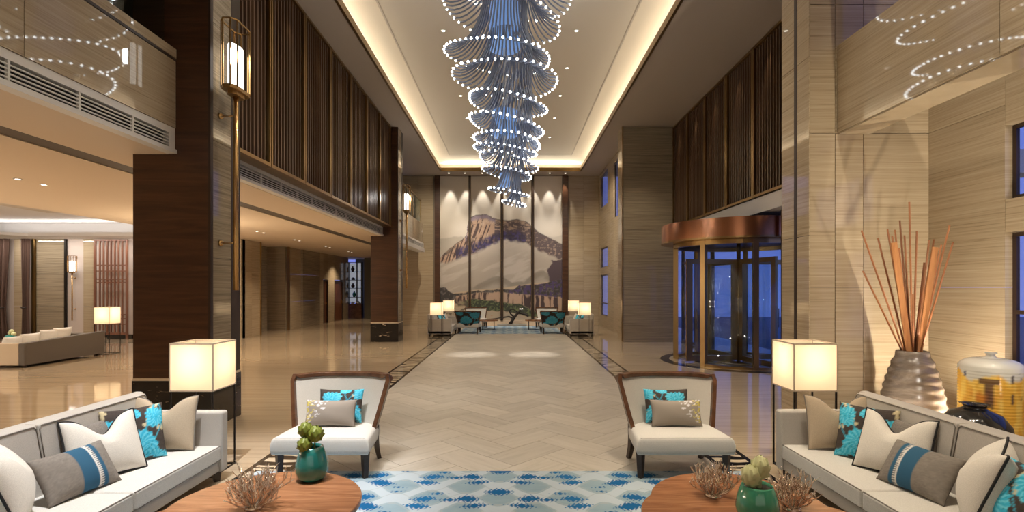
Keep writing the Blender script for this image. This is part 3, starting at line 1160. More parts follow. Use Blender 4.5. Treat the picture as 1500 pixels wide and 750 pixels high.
# (centre x, ring height below ceiling, ring radius, drop, neck radius, tubes)
TIERS = [(0.10, -0.22, 1.28, 0.5, 0.42, 46), (-0.12, -0.80, 1.14, 1.0, 0.42, 46), (-0.12, -1.66, 0.98, 1.05, 0.42, 46),
         (0.03, -2.10, 0.96, 0.9, 0.40, 42), (0.02, -2.58, 0.80, 0.8, 0.36, 38), (0.02, -3.02, 0.76, 0.75, 0.36, 36),
         (0.06, -3.30, 0.67, 0.62, 0.32, 34), (-0.02, -3.48, 0.58, 0.55, 0.28, 32), (0.05, -3.70, 0.56, 0.55, 0.26, 30),
         (0.04, -3.92, 0.46, 0.5, 0.22, 28), (0.05, -4.28, 0.42, 0.52, 0.15, 26), (0.16, -4.50, 0.24, 0.52, 0.05, 18)]
tip_me = MB().ball((0, 0, 0), 0.021, 8, 5).mesh('lit_tip', True)
tip_me.materials.append(M['tip'])
rest_t, rest_b = MB(), MB()
count = 0
rr = random.Random(3)
for ti, (cxo, zr, rad, drop, neck, n) in enumerate(TIERS):
    tilt = R(9 + 4 * math.sin(ti * 1.7)) if ti < 9 else R(12)
    ph = rr.random()
    yaw = rr.uniform(-0.5, 0.5)
    rot = Matrix.Rotation(yaw, 3, 'Z') @ Matrix.Rotation(tilt, 3, 'Y')
    for k in range(n):
        a = 2 * PI * (k + ph) / n
        wob = 1.0 + 0.06 * math.sin(2 * a + ti) + 0.05 * math.sin(3 * a + 2 * ti)
        pts = []
        for q in range(10):
            s = q / 9
            # trumpet: straight down the neck, then out to the rim, tip slightly up
            fl_ = 0.12 * s + 0.88 * s ** 2.2
            r_ = neck + (rad * wob - neck) * fl_
            z = drop * (1 - s) ** 1.25 - 0.10 * math.sin(PI * s) * s + 0.03 * max(0, s - 0.85) / 0.15
            pts.append((r_ * math.cos(a + 0.25 * s), r_ * math.sin(a + 0.25 * s), z))
        pts = [rot @ Vector(p) + Vector((cxo, 0, zr)) for p in pts]
        rt = 0.0165 if ti < 6 else 0.013
        if count < 299:
            o = MB().tube(pts, rt, 5).build('glass_tube', 'tube', ch, True)
            b = obj('lit_tip', tip_me, None, o)
            b.location = pts[-1]
        else:
            rest_t.tube(pts, rt, 5)
            rest_b.ball(pts[-1], 0.0165, 7, 4)
        count += 1
o = rest_t.build('glass_tube', 'tube', ch, True)
o['kind'] = 'stuff'
o = rest_b.build('lit_tip', 'tip', ch, True)
o['kind'] = 'stuff'

# ---- revolving door
RX, RY = 5.85, 13.57
rv = thing('revolving_door', 'bronze framed glass revolving door under a round copper canopy', 'door', (RX, RY, 0))
o = MB().ring(0, 0, 1.86, 1.92, 3.07, 3.50, n=72).build('canopy', 'copper', rv, True)
sm_ = o.modifiers.new('e', 'EDGE_SPLIT')
MB().lathe([(0.02, 3.45), (1.86, 3.45), (1.86, 3.48), (0.02, 3.48)], 64).build('canopy_top', 'bronze_dark', rv)
MB().lathe([(0.02, 3.02), (1.62, 3.02), (1.62, 3.08), (0.02, 3.08)], 64).build('canopy_soffit', 'bronze_dark', rv)
o = MB().ring(0, 0, 1.58, 1.93, 3.03, 3.07, n=72).build('canopy_rim', 'brass', rv)
MB().ring(0, 0, 1.48, 1.60, 2.92, 3.04, n=72).build('head_ring', 'bronze', rv)
MB().ring(0, 0, 1.50, 1.60, 0.0, 0.07, a0=215, a1=330, n=40).build('floor_rail', 'bronze', rv)
MB().ring(0, 0, 1.50, 1.60, 0.0, 0.07, a0=35, a1=150, n=40).build('floor_rail', 'bronze', rv)
for a in (163, 217, 260, 305, 340, 20, 60, 110):
    c, q = math.cos(R(a)) * 1.55, math.sin(R(a)) * 1.55
    MB().prism([(c + 0.085 * math.cos(R(a + d)), q + 0.085 * math.sin(R(a + d))) for d in (45, 135, 225, 315)], 0.0, 3.04).build('post', 'bronze', rv)
for a0, a1 in ((219, 258), (262, 303), (307, 338), (22, 58), (62, 108), (112, 161)):
    MB().ring(0, 0, 1.546, 1.554, 0.07, 2.95, a0=a0, a1=a1, n=12).build('curved_pane', 'glass', rv, True)
MB().tube([(0, 0, 0), (0, 0, 3.04)], 0.05, 16).build('shaft', 'bronze', rv, True)
for a in (190, 280, 10, 100):
    d = Vector((math.cos(R(a)), math.sin(R(a)), 0))
    p = Vector((-d.y, d.x, 0)) * 0.03
    lf = MB()

    def slab(r0, r1, z0, z1, th=1.0):
        q = p * th
        vs = []
        for z in (z0, z1):
            for rr_, sg in ((r0, -1), (r1, -1), (r1, 1), (r0, 1)):
                w = d * rr_ + q * sg
                vs.append((w.x, w.y, z))
        return vs, [(0, 3, 2, 1), (4, 5, 6, 7), (0, 1, 5, 4), (1, 2, 6, 5), (2, 3, 7, 6), (3, 0, 4, 7)]
    for ar in ((0.06, 0.20, 0.03, 2.62), (1.30, 1.46, 0.03, 2.62), (0.20, 1.30, 0.03, 0.16), (0.20, 1.30, 2.50, 2.62)):
        lf.add(*slab(*ar))
    w = lf.build('door_wing', 'bronze', rv)
    g = MB()
    g.add(*slab(0.20, 1.30, 0.16, 2.50, 0.12))
    g.build('wing_pane', 'glass', w)
    hb = MB().bar(d * 1.2 + p * 2.2 + Vector((0, 0, 0.85)), d * 1.2 + p * 2.2 + Vector((0, 0, 1.35)), 0.025)
    hb.build('push_bar', 'brass', w)
# round inlay in the floor
inl = thing('floor_inlay', 'round black and white stone inlay in the floor around the revolving door', 'inlay', (RX, RY, 0))
MB().lathe([(0.02, 0.0), (1.72, 0.0), (1.72, 0.003), (0.02, 0.003)], 72).build('stone_disc', 'travertine', inl)
for r0, r1 in ((1.72, 1.95), (1.02, 1.16), (0.0, 0.55)):
    MB().ring(0, 0, max(r0, 0.02), r1, 0.0, 0.006, n=72).build('black_band', 'black_glaze', inl)
MB().ring(0, 0, 0.72, 0.80, 0.0, 0.005, n=72).build('black_band', 'black_glaze', inl)

# ---- wooden lattice screen of the lounge
lat = thing('lattice_screen', 'reddish wooden lattice screen standing before the lounge wall', 'screen', (-14.72, 19.30, 0.0))
f = MB().box(-0.62, -0.55, -0.03, 0.03, 0, 3.66).box(0.55, 0.62, -0.03, 0.03, 0, 3.66).box(-0.55, 0.55, -0.03, 0.03, 3.60, 3.66).box(-0.55, 0.55, -0.03, 0.03, 0.16, 0.24)
f.build('lattice_frame', 'lattice_wood', lat)
for k in range(7):
    x = -0.55 + 1.1 * (k + 1) / 8
    B(x - 0.022, x + 0.022, -0.022, 0.022, 0.24, 3.60).build('slat', 'lattice_wood', lat)
for z in (2.72, 2.5, 2.2, 2.08, 0.9, 0.75, 0.55):
    B(-0.55, 0.55, -0.018, 0.018, z - 0.018, z + 0.018).build('cross_slat', 'lattice_wood', lat)

# ---- curtains
def curtain(x0, x1, y, z1, label, seed):
    t = thing('curtain', label, 'curtain', ((x0 + x1) / 2, y, 0.02), 0)
    w = (x1 - x0) / 2
    rnd = random.Random(seed)
    p0 = rnd.random() * 6

    def fn(u, v):
        z = z1 * v - 0.02
        gather = 0.62 + 0.38 * abs(v - 0.30) / 0.7 if v > 0.30 else 0.62 + 0.25 * (0.30 - v) / 0.3
        x = (u - 0.5) * 2 * w * gather
        return (x, 0.06 * math.sin(u * 9 * 2 * PI / 2 + p0) + 0.02 * math.sin(u * 31), z)
    mb = MB().grid(fn, 60, 14)
    o = mb.build('drape', 'curtain', t, True)
    s = o.modifiers.new('th', 'SOLIDIFY')
    s.thickness = 0.012
    MB().tube([(-w * 0.66, -0.08, 1.15), (0, -0.11, 1.12), (w * 0.66, -0.08, 1.15)], 0.025, 6).build('tieback', 'dark_wood', t, True)


curtain(-19.35, -18.42, 19.30, 3.68, 'dark brown gathered curtain at the far corner of the lounge', 1)
curtain(-17.98, -17.70, 19.28, 3.68, 'narrow dark curtain strip between two lounge marble panels', 2)

# ---- display shelf at the end of the corridor
ds = thing('display_shelf', 'tall backlit display shelf with vases at the end of the corridor', 'shelf', (-9.62, 32.2, 0))
B(-0.38, 0.38, 0.25, 0.28, 0.95, 3.4).build('back_panel', 'shelf_glow', ds)
for x in (-0.40, 0.10, 0.40):
    B(x - 0.02, x + 0.02, -0.05, 0.25, 0.9, 3.45).build('upright', 'dark_wood', ds)
for z in (1.30, 1.85, 2.35, 2.85, 3.43):
    B(-0.40, 0.40, -0.05, 0.25, z - 0.015, z + 0.015).build('shelf_board', 'dark_wood', ds)
B(-0.42, 0.42, -0.08, 0.28, 0, 0.9).build('cabinet', 'frame_wood', ds)
for x in (-0.41, 0.01):
    B(x, x + 0.40, -0.10, -0.08, 0.04, 0.86).build('cabinet_door', 'frame_wood', ds)
vs_ = [('dark_wood', -0.15, 2.87, 0.34, 'tall dark figure on the top board of the display shelf'),
       ('dark_wood', -0.12, 2.37, 0.14, 'low dark bowl on the second board of the display shelf'),
       ('dark_wood', -0.14, 1.87, 0.30, 'dark vase on the third board of the display shelf'),
       ('teal', -0.06, 1.32, 0.36, 'slim teal vase on the lowest board of the display shelf'),
       ('plaster_white', -0.16, 0.90, 0.12, 'white dish on the cabinet of the display shelf'),
       ('plaster_white', 0.18, 0.90, 0.18, 'small white jar on the cabinet of the display shelf')]
for m_, x, z, h, lb in vs_:
    w = 0.11 if h > 0.15 else 0.14
    o = MB().lathe([(0.02, 0), (w * 0.6, 0), (w, h * 0.35), (w * 0.9, h * 0.6), (w * 0.35, h * 0.82), (w * 0.45, h)], 16).build('ornament', m_, None, True)
    o.location = (-9.62 + x, 32.25, z)
    tag(o, lb, 'ornament', 'ornaments on the display shelf')

# ================================================================ THE PAINTING
def vnoise(x, y, seed=0):
    """value noise on numpy arrays"""
    xi, yi = np.floor(x).astype(np.int64), np.floor(y).astype(np.int64)
    xf, yf = x - xi, y - yi
    u, v = xf * xf * (3 - 2 * xf), yf * yf * (3 - 2 * yf)

    def h(a, b):
        q = (a * 374761393 + b * 668265263 + seed * 982451653) & 0x7fffffff
        q = ((q ^ (q >> 13)) * 1274126177) & 0x7fffffff
        return ((q ^ (q >> 16)) & 0xffff) / 65535.0
    return (h(xi, yi) * (1 - u) + h(xi + 1, yi) * u) * (1 - v) + (h(xi, yi + 1) * (1 - u) + h(xi + 1, yi + 1) * u) * v


def fbm(x, y, seed=0, o=4):
    s, a, t = 0, 0.5, 0
    for k in range(o):
        s = s + a * vnoise(x * 2 ** k, y * 2 ** k, seed + k)
        t += a
        a *= 0.5
    return s / t


def lerp(c, d, t):
    t = np.asarray(t)[..., None]
    return c * (1 - t) + np.asarray(d) * t


def painting(px, py):
    """mountain landscape; px 644..824 across, py 258..477 downwards (design units of the panel set)"""
    n1 = fbm(px / 7, py / 7, 1)
    n2 = fbm(px / 2.2, py / 2.2, 5)
    n3 = fbm(px / 22, py / 14, 9)
    c = np.zeros(px.shape + (3,)) + np.array([0.66, 0.60, 0.52])
    c = lerp(c, (0.40, 0.345, 0.29), sm(320, 385, py + 20 * (n3 - 0.5)))
    d = (px * 0.42 + py)
    c = lerp(c, (0.52, 0.46, 0.40), 0.6 * sm(0.50, 0.68, fbm(px / 40, d / 9, 21)) * sm(345, 372, py))

    def ln(pts, x):
        p = np.array(pts, float)
        return np.interp(x, p[:, 0], p[:, 1])
    jx = px + 3 * (n2 - 0.5)
    # far grey ridges
    r = ln([(640, 349), (660, 346), (675, 345), (690, 351), (700, 360)], px) + 3 * (n1 - 0.5)
    c = lerp(c, (0.36, 0.32, 0.27), 0.7 * sm(0, 2, py - r) * (1 - sm(4, 30, py - r)) * (px < 700))
    r = ln([(770, 345), (790, 340), (800, 344), (812, 346), (824, 342)], px) + 3 * (n1 - 0.5)
    c = lerp(c, (0.40, 0.36, 0.32), 0.55 * sm(0, 2, py - r) * (1 - sm(2, 16, py - r)) * (px > 770))
    # main massif
    top = ln([(640, 383), (650, 372), (660, 363), (668, 357), (676, 352), (683, 345), (684, 338), (685, 326), (690, 318), (697, 315), (712, 314),
              (722, 319), (733, 322), (745, 323), (757, 321), (772, 325), (780, 332), (790, 341), (806, 349), (824, 358)], jx) + 2.5 * (n2 - 0.5)
    bot = ln([(640, 385), (652, 384), (672, 377), (700, 367), (720, 358), (735, 351), (745, 352), (760, 352), (775, 358), (790, 366), (824, 380)], px) + 6 * (n1 - 0.5)
    mask = sm(-0.5, 0.8, py - top) * (1 - sm(-1.5, 2.0 + 4 * n1, py - bot))
    rock = np.zeros_like(c) + np.array([0.44, 0.295, 0.21])
    st = vnoise((px + 0.35 * py) / 1.7, py / 16, 31)
    rock = lerp(rock, (0.085, 0.055, 0.05), sm(0.50, 0.62, st))
    rock = lerp(rock, (0.62, 0.47, 0.35), 0.6 * sm(0.5, 0.8, n1))
    dark = np.zeros_like(c) + np.array([0.115, 0.085, 0.085])
    dark = lerp(dark, (0.30, 0.22, 0.18), sm(0.56, 0.7, n2))
    c2 = np.where((px < 724)[..., None], rock, lerp(dark, (0.40, 0.29, 0.22), sm(0.5, 0.65, fbm(px / 9, py / 2.4, 12)) * (py < 337)))
    cap = (1 - sm(4, 9, py - top + 4 * (n1 - 0.5))) * (px > 681) * (px < 726)
    c2 = lerp(c2, (0.27, 0.215, 0.26), cap)
    ov = sm(0, 2, 340 - np.abs(py - 334) * 1.2 - px + 348) * (px < 690) * (py > 322) * (py < 346)
    c2 = lerp(c2, (0.20, 0.16, 0.20), 0.8 * ov)
    # crack lines
    c2 = lerp(c2, (0.06, 0.045, 0.045), 0.8 * sm(0.02, 0.0, np.abs(fbm(px / 10, py / 6, 44) - 0.5)) )
    # purple blue foliage along the lower slope
    pf = sm(-17, -9, py - bot + 7 * (n1 - 0.5)) * (px > 668) * (px < 770)
    c2 = lerp(c2, (0.045, 0.038, 0.075), pf * (0.65 + 0.35 * sm(0.4, 0.6, n2)))
    c2 = lerp(c2, (0.075, 0.060, 0.16), pf * sm(0.52, 0.62, fbm(px / 3.2, py / 3.2, 50)))
    c2 = lerp(c2, (0.10, 0.085, 0.075), 0.8 * ((px < 668) & (py < 374)) * sm(4, 0, np.abs(py - top - 3)))
    c = lerp(c, 0, 0) * (1 - mask[..., None]) + c2 * mask[..., None]
    # outline of the ridge
    c = lerp(c, (0.05, 0.04, 0.04), 0.7 * sm(1.3, 0.3, np.abs(py - top)) * (n2 > 0.4))
    # middle grey hills in the mist
    r = ln([(640, 440), (690, 421), (705, 412), (722, 404), (735, 403), (750, 412), (768, 411), (782, 399), (796, 394), (806, 401), (824, 410)], px) + 3 * (n1 - 0.5)
    c = lerp(c, (0.22, 0.195, 0.16), 0.75 * sm(0, 3, py - r) * (1 - sm(7, 17, py - r)) * sm(686, 700, px))
    # dark crag at the right
    cr = sm(-1, 2, px - (807 + 5 * (n1 - 0.5) - 6 * sm(385, 395, py) + 3 * sm(395, 410, py))) * (py > 381 + 6 * (n1 - 0.5)) * (py < 430)
    c = lerp(c, (0.085, 0.06, 0.07), cr)
    # sandy terrace
    ter = sm(0, 2, py - ln([(640, 432), (690, 424), (735, 421), (780, 414), (824, 410)], px))
    c = lerp(c, (0.50, 0.385, 0.275), ter)
    # dark wooded belt and its purple thicket
    b0 = ln([(640, 418), (652, 422), (664, 430), (700, 426), (735, 424), (752, 424), (760, 417), (772, 418), (790, 416), (824, 408)], px) + 5 * (n1 - 0.5)
    b1 = ln([(640, 448), (660, 446), (668, 434), (700, 429), (735, 428), (752, 430), (775, 432), (800, 434), (824, 436)], px) + 4 * (n2 - 0.5)
    belt = sm(-0.5, 1, py - b0) * (1 - sm(-1, 1, py - b1))
    bc = lerp(np.zeros_like(c) + np.array([0.06, 0.052, 0.05]), (0.15, 0.13, 0.12), sm(0.5, 0.7, n2))
    bc = lerp(bc, (0.085, 0.06, 0.14), ((px > 745) * sm(0.46, 0.6, fbm(px / 3, py / 3, 60))))
    c = c * (1 - belt[..., None]) + bc * belt[..., None]
    # fluted cliffs
    f0 = b1
    f1 = ln([(640, 452), (690, 438), (720, 440), (735, 443), (760, 446), (785, 456), (824, 456)], px) + 5 * (n1 - 0.5)
    fm = sm(-1, 1, py - f0) * (1 - sm(-1, 1, py - f1)) * (px > 664)
    fc = lerp(np.zeros_like(c) + np.array([0.46, 0.32, 0.235]), (0.075, 0.05, 0.05), sm(0.50, 0.62, vnoise((px + 2.5 * n1) / 1.9, py / 30, 71)))
    c = c * (1 - fm[..., None]) + fc * fm[..., None]
    # green scrub
    g0 = f1
    g1 = ln([(640, 455), (680, 448), (700, 452), (720, 454), (750, 458), (775, 464), (824, 466)], px) + 6 * (n1 - 0.5)
    gm = sm(-1, 1, py - g0) * (1 - sm(-1, 1, py - g1)) * sm(660, 690, px)
    gc = lerp(np.zeros_like(c) + np.array([0.055, 0.062, 0.045]), (0.15, 0.18, 0.085), sm(0.5, 0.66, n2))
    c = c * (1 - gm[..., None]) + gc * gm[..., None]
    # dark slope at the lower left, sand and ochre patches below
    dl_ = sm(-1, 2, (px - 640) * 0.62 + 420 - py) * 0
    lo = sm(0, 3, py - g1)
    c = lerp(c, (0.44, 0.37, 0.28), lo)
    c = lerp(c, (0.47, 0.16, 0.06), 0.75 * lo * sm(0.62, 0.72, fbm(px / 9, py / 2.5, 81)) * (px > 690) * (px < 760) * (py > 462))
    s2 = sm(0.58, 0.70, fbm(px / 6, py / 3, 83)) * (px < 690) * (py > 440) * (py < 472)
    c = lerp(c, (0.09, 0.07, 0.06), 0.8 * s2)
    return np.clip(c, 0, 1)


mu = thing('mural', 'tall mountain landscape painting of four panels on the back wall', 'painting', (-0.56, 26.36, 0.25))
KX = 26.3 / 770.0
bounds = [(644.5, 686.2), (689.8, 733.0), (737.2, 778.2), (782.6, 823.5)]
for a, b in bounds:
    x0, x1 = (a - 750) * KX + 0.56, (b - 750) * KX + 0.56
    z0, z1 = 0.25, 7.48
    nu, nv = 62, 320
    me_b = MB()
    me_b.grid(lambda u, v: (x0 + (x1 - x0) * u, 0, (z1 - z0) * v), nu, nv)
    o = me_b.build('painted_panel', 'paint', mu)
    V = np.array(me_b.v)
    px = (V[:, 0] - 0.56) / KX + 750
    py = 421 - (V[:, 2] + 0.25 - 1.9) / KX
    colours(o, painting(px, py))
    B(x0, x1, 0.003, 0.03, 0, z1 - z0).build('panel_board', 'plaster', mu)
for c in (688.0, 735.2, 780.5):
    x = (c - 750) * KX + 0.56
    p = B(x - 0.055, x + 0.055, -0.09, 0.02, 0, 7.23).build('mullion', 'dark_wood', mu)
    for s in (-1, 1):
        B(x + s * 0.055 - 0.008, x + s * 0.055 + 0.008, -0.075, -0.055, 0, 7.23).build('bronze_edge', 'brass', p)
for a, b in ((637, 644.5), (823.5, 832)):
    x0, x1 = (a - 750) * KX + 0.56, (b - 750) * KX + 0.56
    B(x0, x1, -0.12, 0.04, -0.25, 7.23).build('side_post', 'walnut', mu)
B((644.5 - 750) * KX + 0.56, (823.5 - 750) * KX + 0.56, -0.06, 0.03, -0.25, 0).build('plinth_board', 'plaster_warm', mu)

# ================================================================ FURNITURE
# ---- printed pattern of the teal chrysanthemum cloth
def floral(u, v, seed=0):
    rn = np.random.RandomState(seed)
    c = np.zeros(u.shape + (3,)) + np.array([0.050, 0.038, 0.033])
    c = lerp(c, (0.075, 0.060, 0.052), vnoise(u * 40, v * 40, 3))
    # cream leaves
    for k in range(7):
        x, y, a = rn.rand(), rn.rand(), rn.rand() * PI
        du, dv = u - x, v - y
        p, q = du * math.cos(a) + dv * math.sin(a), -du * math.sin(a) + dv * math.cos(a)
        m = sm(1.0, 0.85, (p / 0.13) ** 2 + (q / (0.045 + 0.02 * np.cos(p * 60))) ** 2)
        c = lerp(c, (0.62, 0.53, 0.33), m)
    # stems
    for k in range(3):
        x = rn.rand()
        m = sm(0.018, 0.008, np.abs(u - x - 0.12 * np.sin(v * 5 + k * 2)))
        c = lerp(c, (0.06, 0.36, 0.50), m)
    base = [(0.26, 0.70, 0.24), (0.66, 0.36, 0.29), (0.92, 0.86, 0.20), (0.12, 0.14, 0.20), (0.97, 0.10, 0.15), (0.55, 0.98, 0.13)]
    off = rn.rand(2) * 0.25 - 0.12
    for x, y, r in base:
        du, dv = u - x - off[0], v - y - off[1]
        th = np.arctan2(dv, du)
        rr_ = np.hypot(du, dv) + 1e-6
        edge = r * (0.86 + 0.17 * np.abs(((th * 7 / PI + x * 9) % 1) * 2 - 1) + 0.10 * np.sin(th * 3 + y * 9))
        m = sm(1.0, 0.93, rr_ / edge)
        col = lerp(np.zeros_like(c) + np.array([0.045, 0.47, 0.70]), (0.18, 0.66, 0.84), sm(0.4, 0.9, np.sin(th * 14 + rr_ * 40) * 0.5 + 0.5))
        col = lerp(col, (0.02, 0.30, 0.45), sm(0.06, 0.02, np.abs((rr_ / edge * 3.2 + 0.25 * np.sin(th * 9)) % 1 - 0.5)) * (rr_ < edge * 0.85))
        c = c * (1 - m[..., None]) + col * m[..., None]
    return c


def spray(u, v, seed=0):
    """taupe cloth with a yellow and white blossom spray in one corner"""
    c = np.zeros(u.shape + (3,)) + np.array([0.31, 0.265, 0.225])
    rn = np.random.RandomState(seed + 11)
    for k in range(70):
        t = rn.rand()
        x = 0.03 + 0.42 * (rn.rand() ** 1.5)
        y = 1.0 - 0.95 * rn.rand() * (1 - x * 0.9)
        if x > 0.10 + 0.35 * (y ** 2) + 0.15:
            continue
        a = rn.rand() * PI
        du, dv = (u - x) * 1.7, v - y
        p, q = du * math.cos(a) + dv * math.sin(a), -du * math.sin(a) + dv * math.cos(a)
        m = sm(1, 0.7, (p / 0.055) ** 2 + (q / 0.020) ** 2)
        c = lerp(c, (0.62, 0.52, 0.14) if x < 0.2 and rn.rand() < 0.75 else (0.70, 0.68, 0.70), m)
    return c


def lumbar_print(u, v, seed=0):
    n = vnoise(u * 70, v * 45, 4) * 0.5 + vnoise(u * 30, v * 90, 8) * 0.5
    c = lerp(np.zeros(u.shape + (3,)) + np.array([0.17, 0.148, 0.13]), (0.27, 0.24, 0.21), n)
    c = lerp(c, (0.030, 0.105, 0.185), sm(0.425, 0.43, u) * sm(0.785, 0.78, u))
    k = (u > 0.655) & (u < 0.72)
    chk = ((np.floor((u - 0.655) / 0.0165) % 2) == 0) | ((np.floor(v * 44) % 2) == 0)
    c = np.where(k[..., None], np.where(chk[..., None], np.array([0.72, 0.70, 0.66]), np.array([0.10, 0.11, 0.13])), c)
    return c


# ---- cushions: stand on their lower edge, front towards -Y
def pillow(name, label, w, h, t, mat, loc, yaw, tilt, roll=0.0, pipe=None, printf=None, chop=0.0, seed=0, group='sofa cushions', flipu=False, n=44):
    th = thing(name, label, 'cushion', loc, 0, group)
    th.rotation_mode = 'XYZ'
    th.rotation_euler = (Matrix.Rotation(yaw, 3, 'Z') @ Matrix.Rotation(-tilt, 3, 'X') @ Matrix.Rotation(roll, 3, 'Y')).to_euler()

    def outline(u, v):
        a, b = 2 * u - 1, 2 * v - 1
        x = a * w / 2 * (1 - 0.055 * (1 - b * b))
        z = b * h / 2 * (1 - 0.075 * (1 - a * a)) + h / 2
        if chop:
            k = math.exp(-(a / 0.42) ** 2) * max(0.0, (b + 0.2) / 1.2) ** 2
            z -= chop * h * k
            x *= 1 - 0.10 * chop * max(0, b)
        return x, z

    def thick(u, v):
        a, b = abs(2 * u - 1), abs(2 * v - 1)
        e = (max(0, 1 - a ** 2.3) * max(0, 1 - b ** 2.3)) ** 0.55
        if chop:
            e *= 1 - 0.55 * math.exp(-((2 * u - 1) / 0.25) ** 2) * max(0.0, (2 * v - 1)) ** 1.0
        e *= 1 + 0.05 * math.sin(9 * u + 5 * v + seed) * (1 - max(a, b))
        return e * t / 2

    mb = MB()
    for s in (-1, 1):
        mb.grid(lambda u, v: (outline(u, v)[0], s * thick(u, v), outline(u, v)[1]), n, n, flip=(s > 0))
    me = mb.mesh('cover', True)
    body = obj('cover', me, mat if printf is None else 'print', th)
    if printf is not None:
        gu = np.tile(np.linspace(0, 1, n + 1), n + 1)
        gv = np.repeat(np.linspace(0, 1, n + 1), n + 1)
        if flipu:
            gu = 1 - gu
        c = printf(gu, gv, seed)
        colours(body, np.concatenate([c, c]))
    # weld the seam so that the cushion is one closed body
    bm = bmesh.new()
    bm.from_mesh(me)
    bmesh.ops.remove_doubles(bm, verts=bm.verts, dist=1e-5)
    bm.to_mesh(me)
    bm.free()
    if pipe:
        pts = []
        for k in range(36):
            pts.append((k / 36, 0))
        for k in range(36):
            pts.append((1, k / 36))
        for k in range(36):
            pts.append((1 - k / 36, 1))
        for k in range(36):
            pts.append((0, 1 - k / 36))
        P = [(outline(u, v)[0], 0, outline(u, v)[1]) for u, v in pts]
        MB().tube(P, 0.008 if pipe == 'piping_black' else 0.0045, 6, closed=True).build('piping', pipe, th, True)
    return th


# ---- sofa: length along X, front towards -Y, floor at z = 0, origin at its middle
def make_sofa(label, loc, rz, seats=3, sw=1.18, group='grey sofas with piped edges', depth=0.93):
    t = thing('sofa', label, 'sofa', loc, rz, group)
    Ls = seats * sw
    hd = depth / 2
    aw = 0.115
    B(-Ls / 2 - aw, Ls / 2 + aw, -hd + 0.03, hd, 0.10, 0.21).build('base', 'sofa', t, bevel=0.012)
    for s in (-1, 1):
        x = s * (Ls / 2 + aw / 2)
        a = B(x - aw / 2, x + aw / 2, -hd, hd - 0.02, 0.095, 0.685).build('armrest', 'sofa', t, bevel=0.025, seg=3)
    B(-Ls / 2 - aw, Ls / 2 + aw, hd - 0.10, hd, 0.10, 0.865).build('backrest', 'sofa', t, bevel=0.03, seg=3)
    for k in range(seats):
        x0, x1 = -Ls / 2 + k * sw, -Ls / 2 + (k + 1) * sw
        c = B(x0 + 0.004, x1 - 0.004, -hd + 0.005, hd - 0.24, 0.212, 0.36).build('seat_cushion', 'seat', t, bevel=0.022, seg=3)
        e = 0.012
        MB().tube([(x0 + e, -hd + 0.012, 0.354), (x1 - e, -hd + 0.012, 0.354)], 0.005, 6).build('piping', 'piping_grey', c, True)
        MB().tube([(x0 + e, -hd + 0.012, 0.222), (x1 - e, -hd + 0.012, 0.222)], 0.005, 6).build('piping', 'piping_grey', c, True)
        bk = MB()
        d0, d1 = hd - 0.25, hd - 0.085
        bk.add([(x0 + .002, d0 - 0.04, 0.30), (x1 - .002, d0 - 0.04, 0.30), (x1 - .002, d1, 0.30), (x0 + .002, d1, 0.30),
                (x0 + .002, d0 + 0.06, 0.866), (x1 - .002, d0 + 0.06, 0.866), (x1 - .002, d1, 0.872), (x0 + .002, d1, 0.872)],
               [(0, 3, 2, 1), (4, 5, 6, 7), (0, 1, 5, 4), (1, 2, 6, 5), (2, 3, 7, 6), (3, 0, 4, 7)])
        b = bk.build('back_cushion', 'sofa', t, bevel=0.013, seg=3)
        MB().tube([(x0 + .012, d0 - 0.03, 0.37), (x0 + .014, d0 + 0.05, 0.835), (x0 + .035, d0 + 0.056, 0.858), (x1 - .035, d0 + 0.056, 0.858), (x1 - .014, d0 + 0.05, 0.835), (x1 - .012, d0 - 0.03, 0.37)],
                  0.004, 6).build('piping', 'piping_grey', b, True)
    for sx in (-1, 1):
        for y in (-hd + 0.07, hd - 0.07):
            MB().lathe([(0.036, 0.0), (0.05, 0.10)], 4, (sx * (Ls / 2 + 0.03), y, 0)).build('leg', 'dark_wood', t)
    return t


SEAT = 0.362
lx = -3.295
make_sofa('grey piped sofa under the walnut column, beside the shaded floor lamp', (lx, 3.36, 0), R(90))
make_sofa('grey piped sofa in front of the tall vases and the marble wall', (3.11, 3.40, 0), R(-90))

MIR = -0.19


def cush(side, *a, **k):
    """same cushion on the other sofa, mirrored across the hall"""
    x, y, z = k.pop('loc')
    yaw, roll = k.pop('yaw'), k.pop('roll', 0.0)
    labs = k.pop('labs')
    if side:
        pillow(a[0], labs[1], *a[1:], loc=(MIR - x, y + 0.03, z), yaw=-yaw, roll=-roll, flipu=not k.pop('flipu', False), **k)
    else:
        pillow(a[0], labs[0], *a[1:], loc=(x, y, z), yaw=yaw, roll=roll, **k)


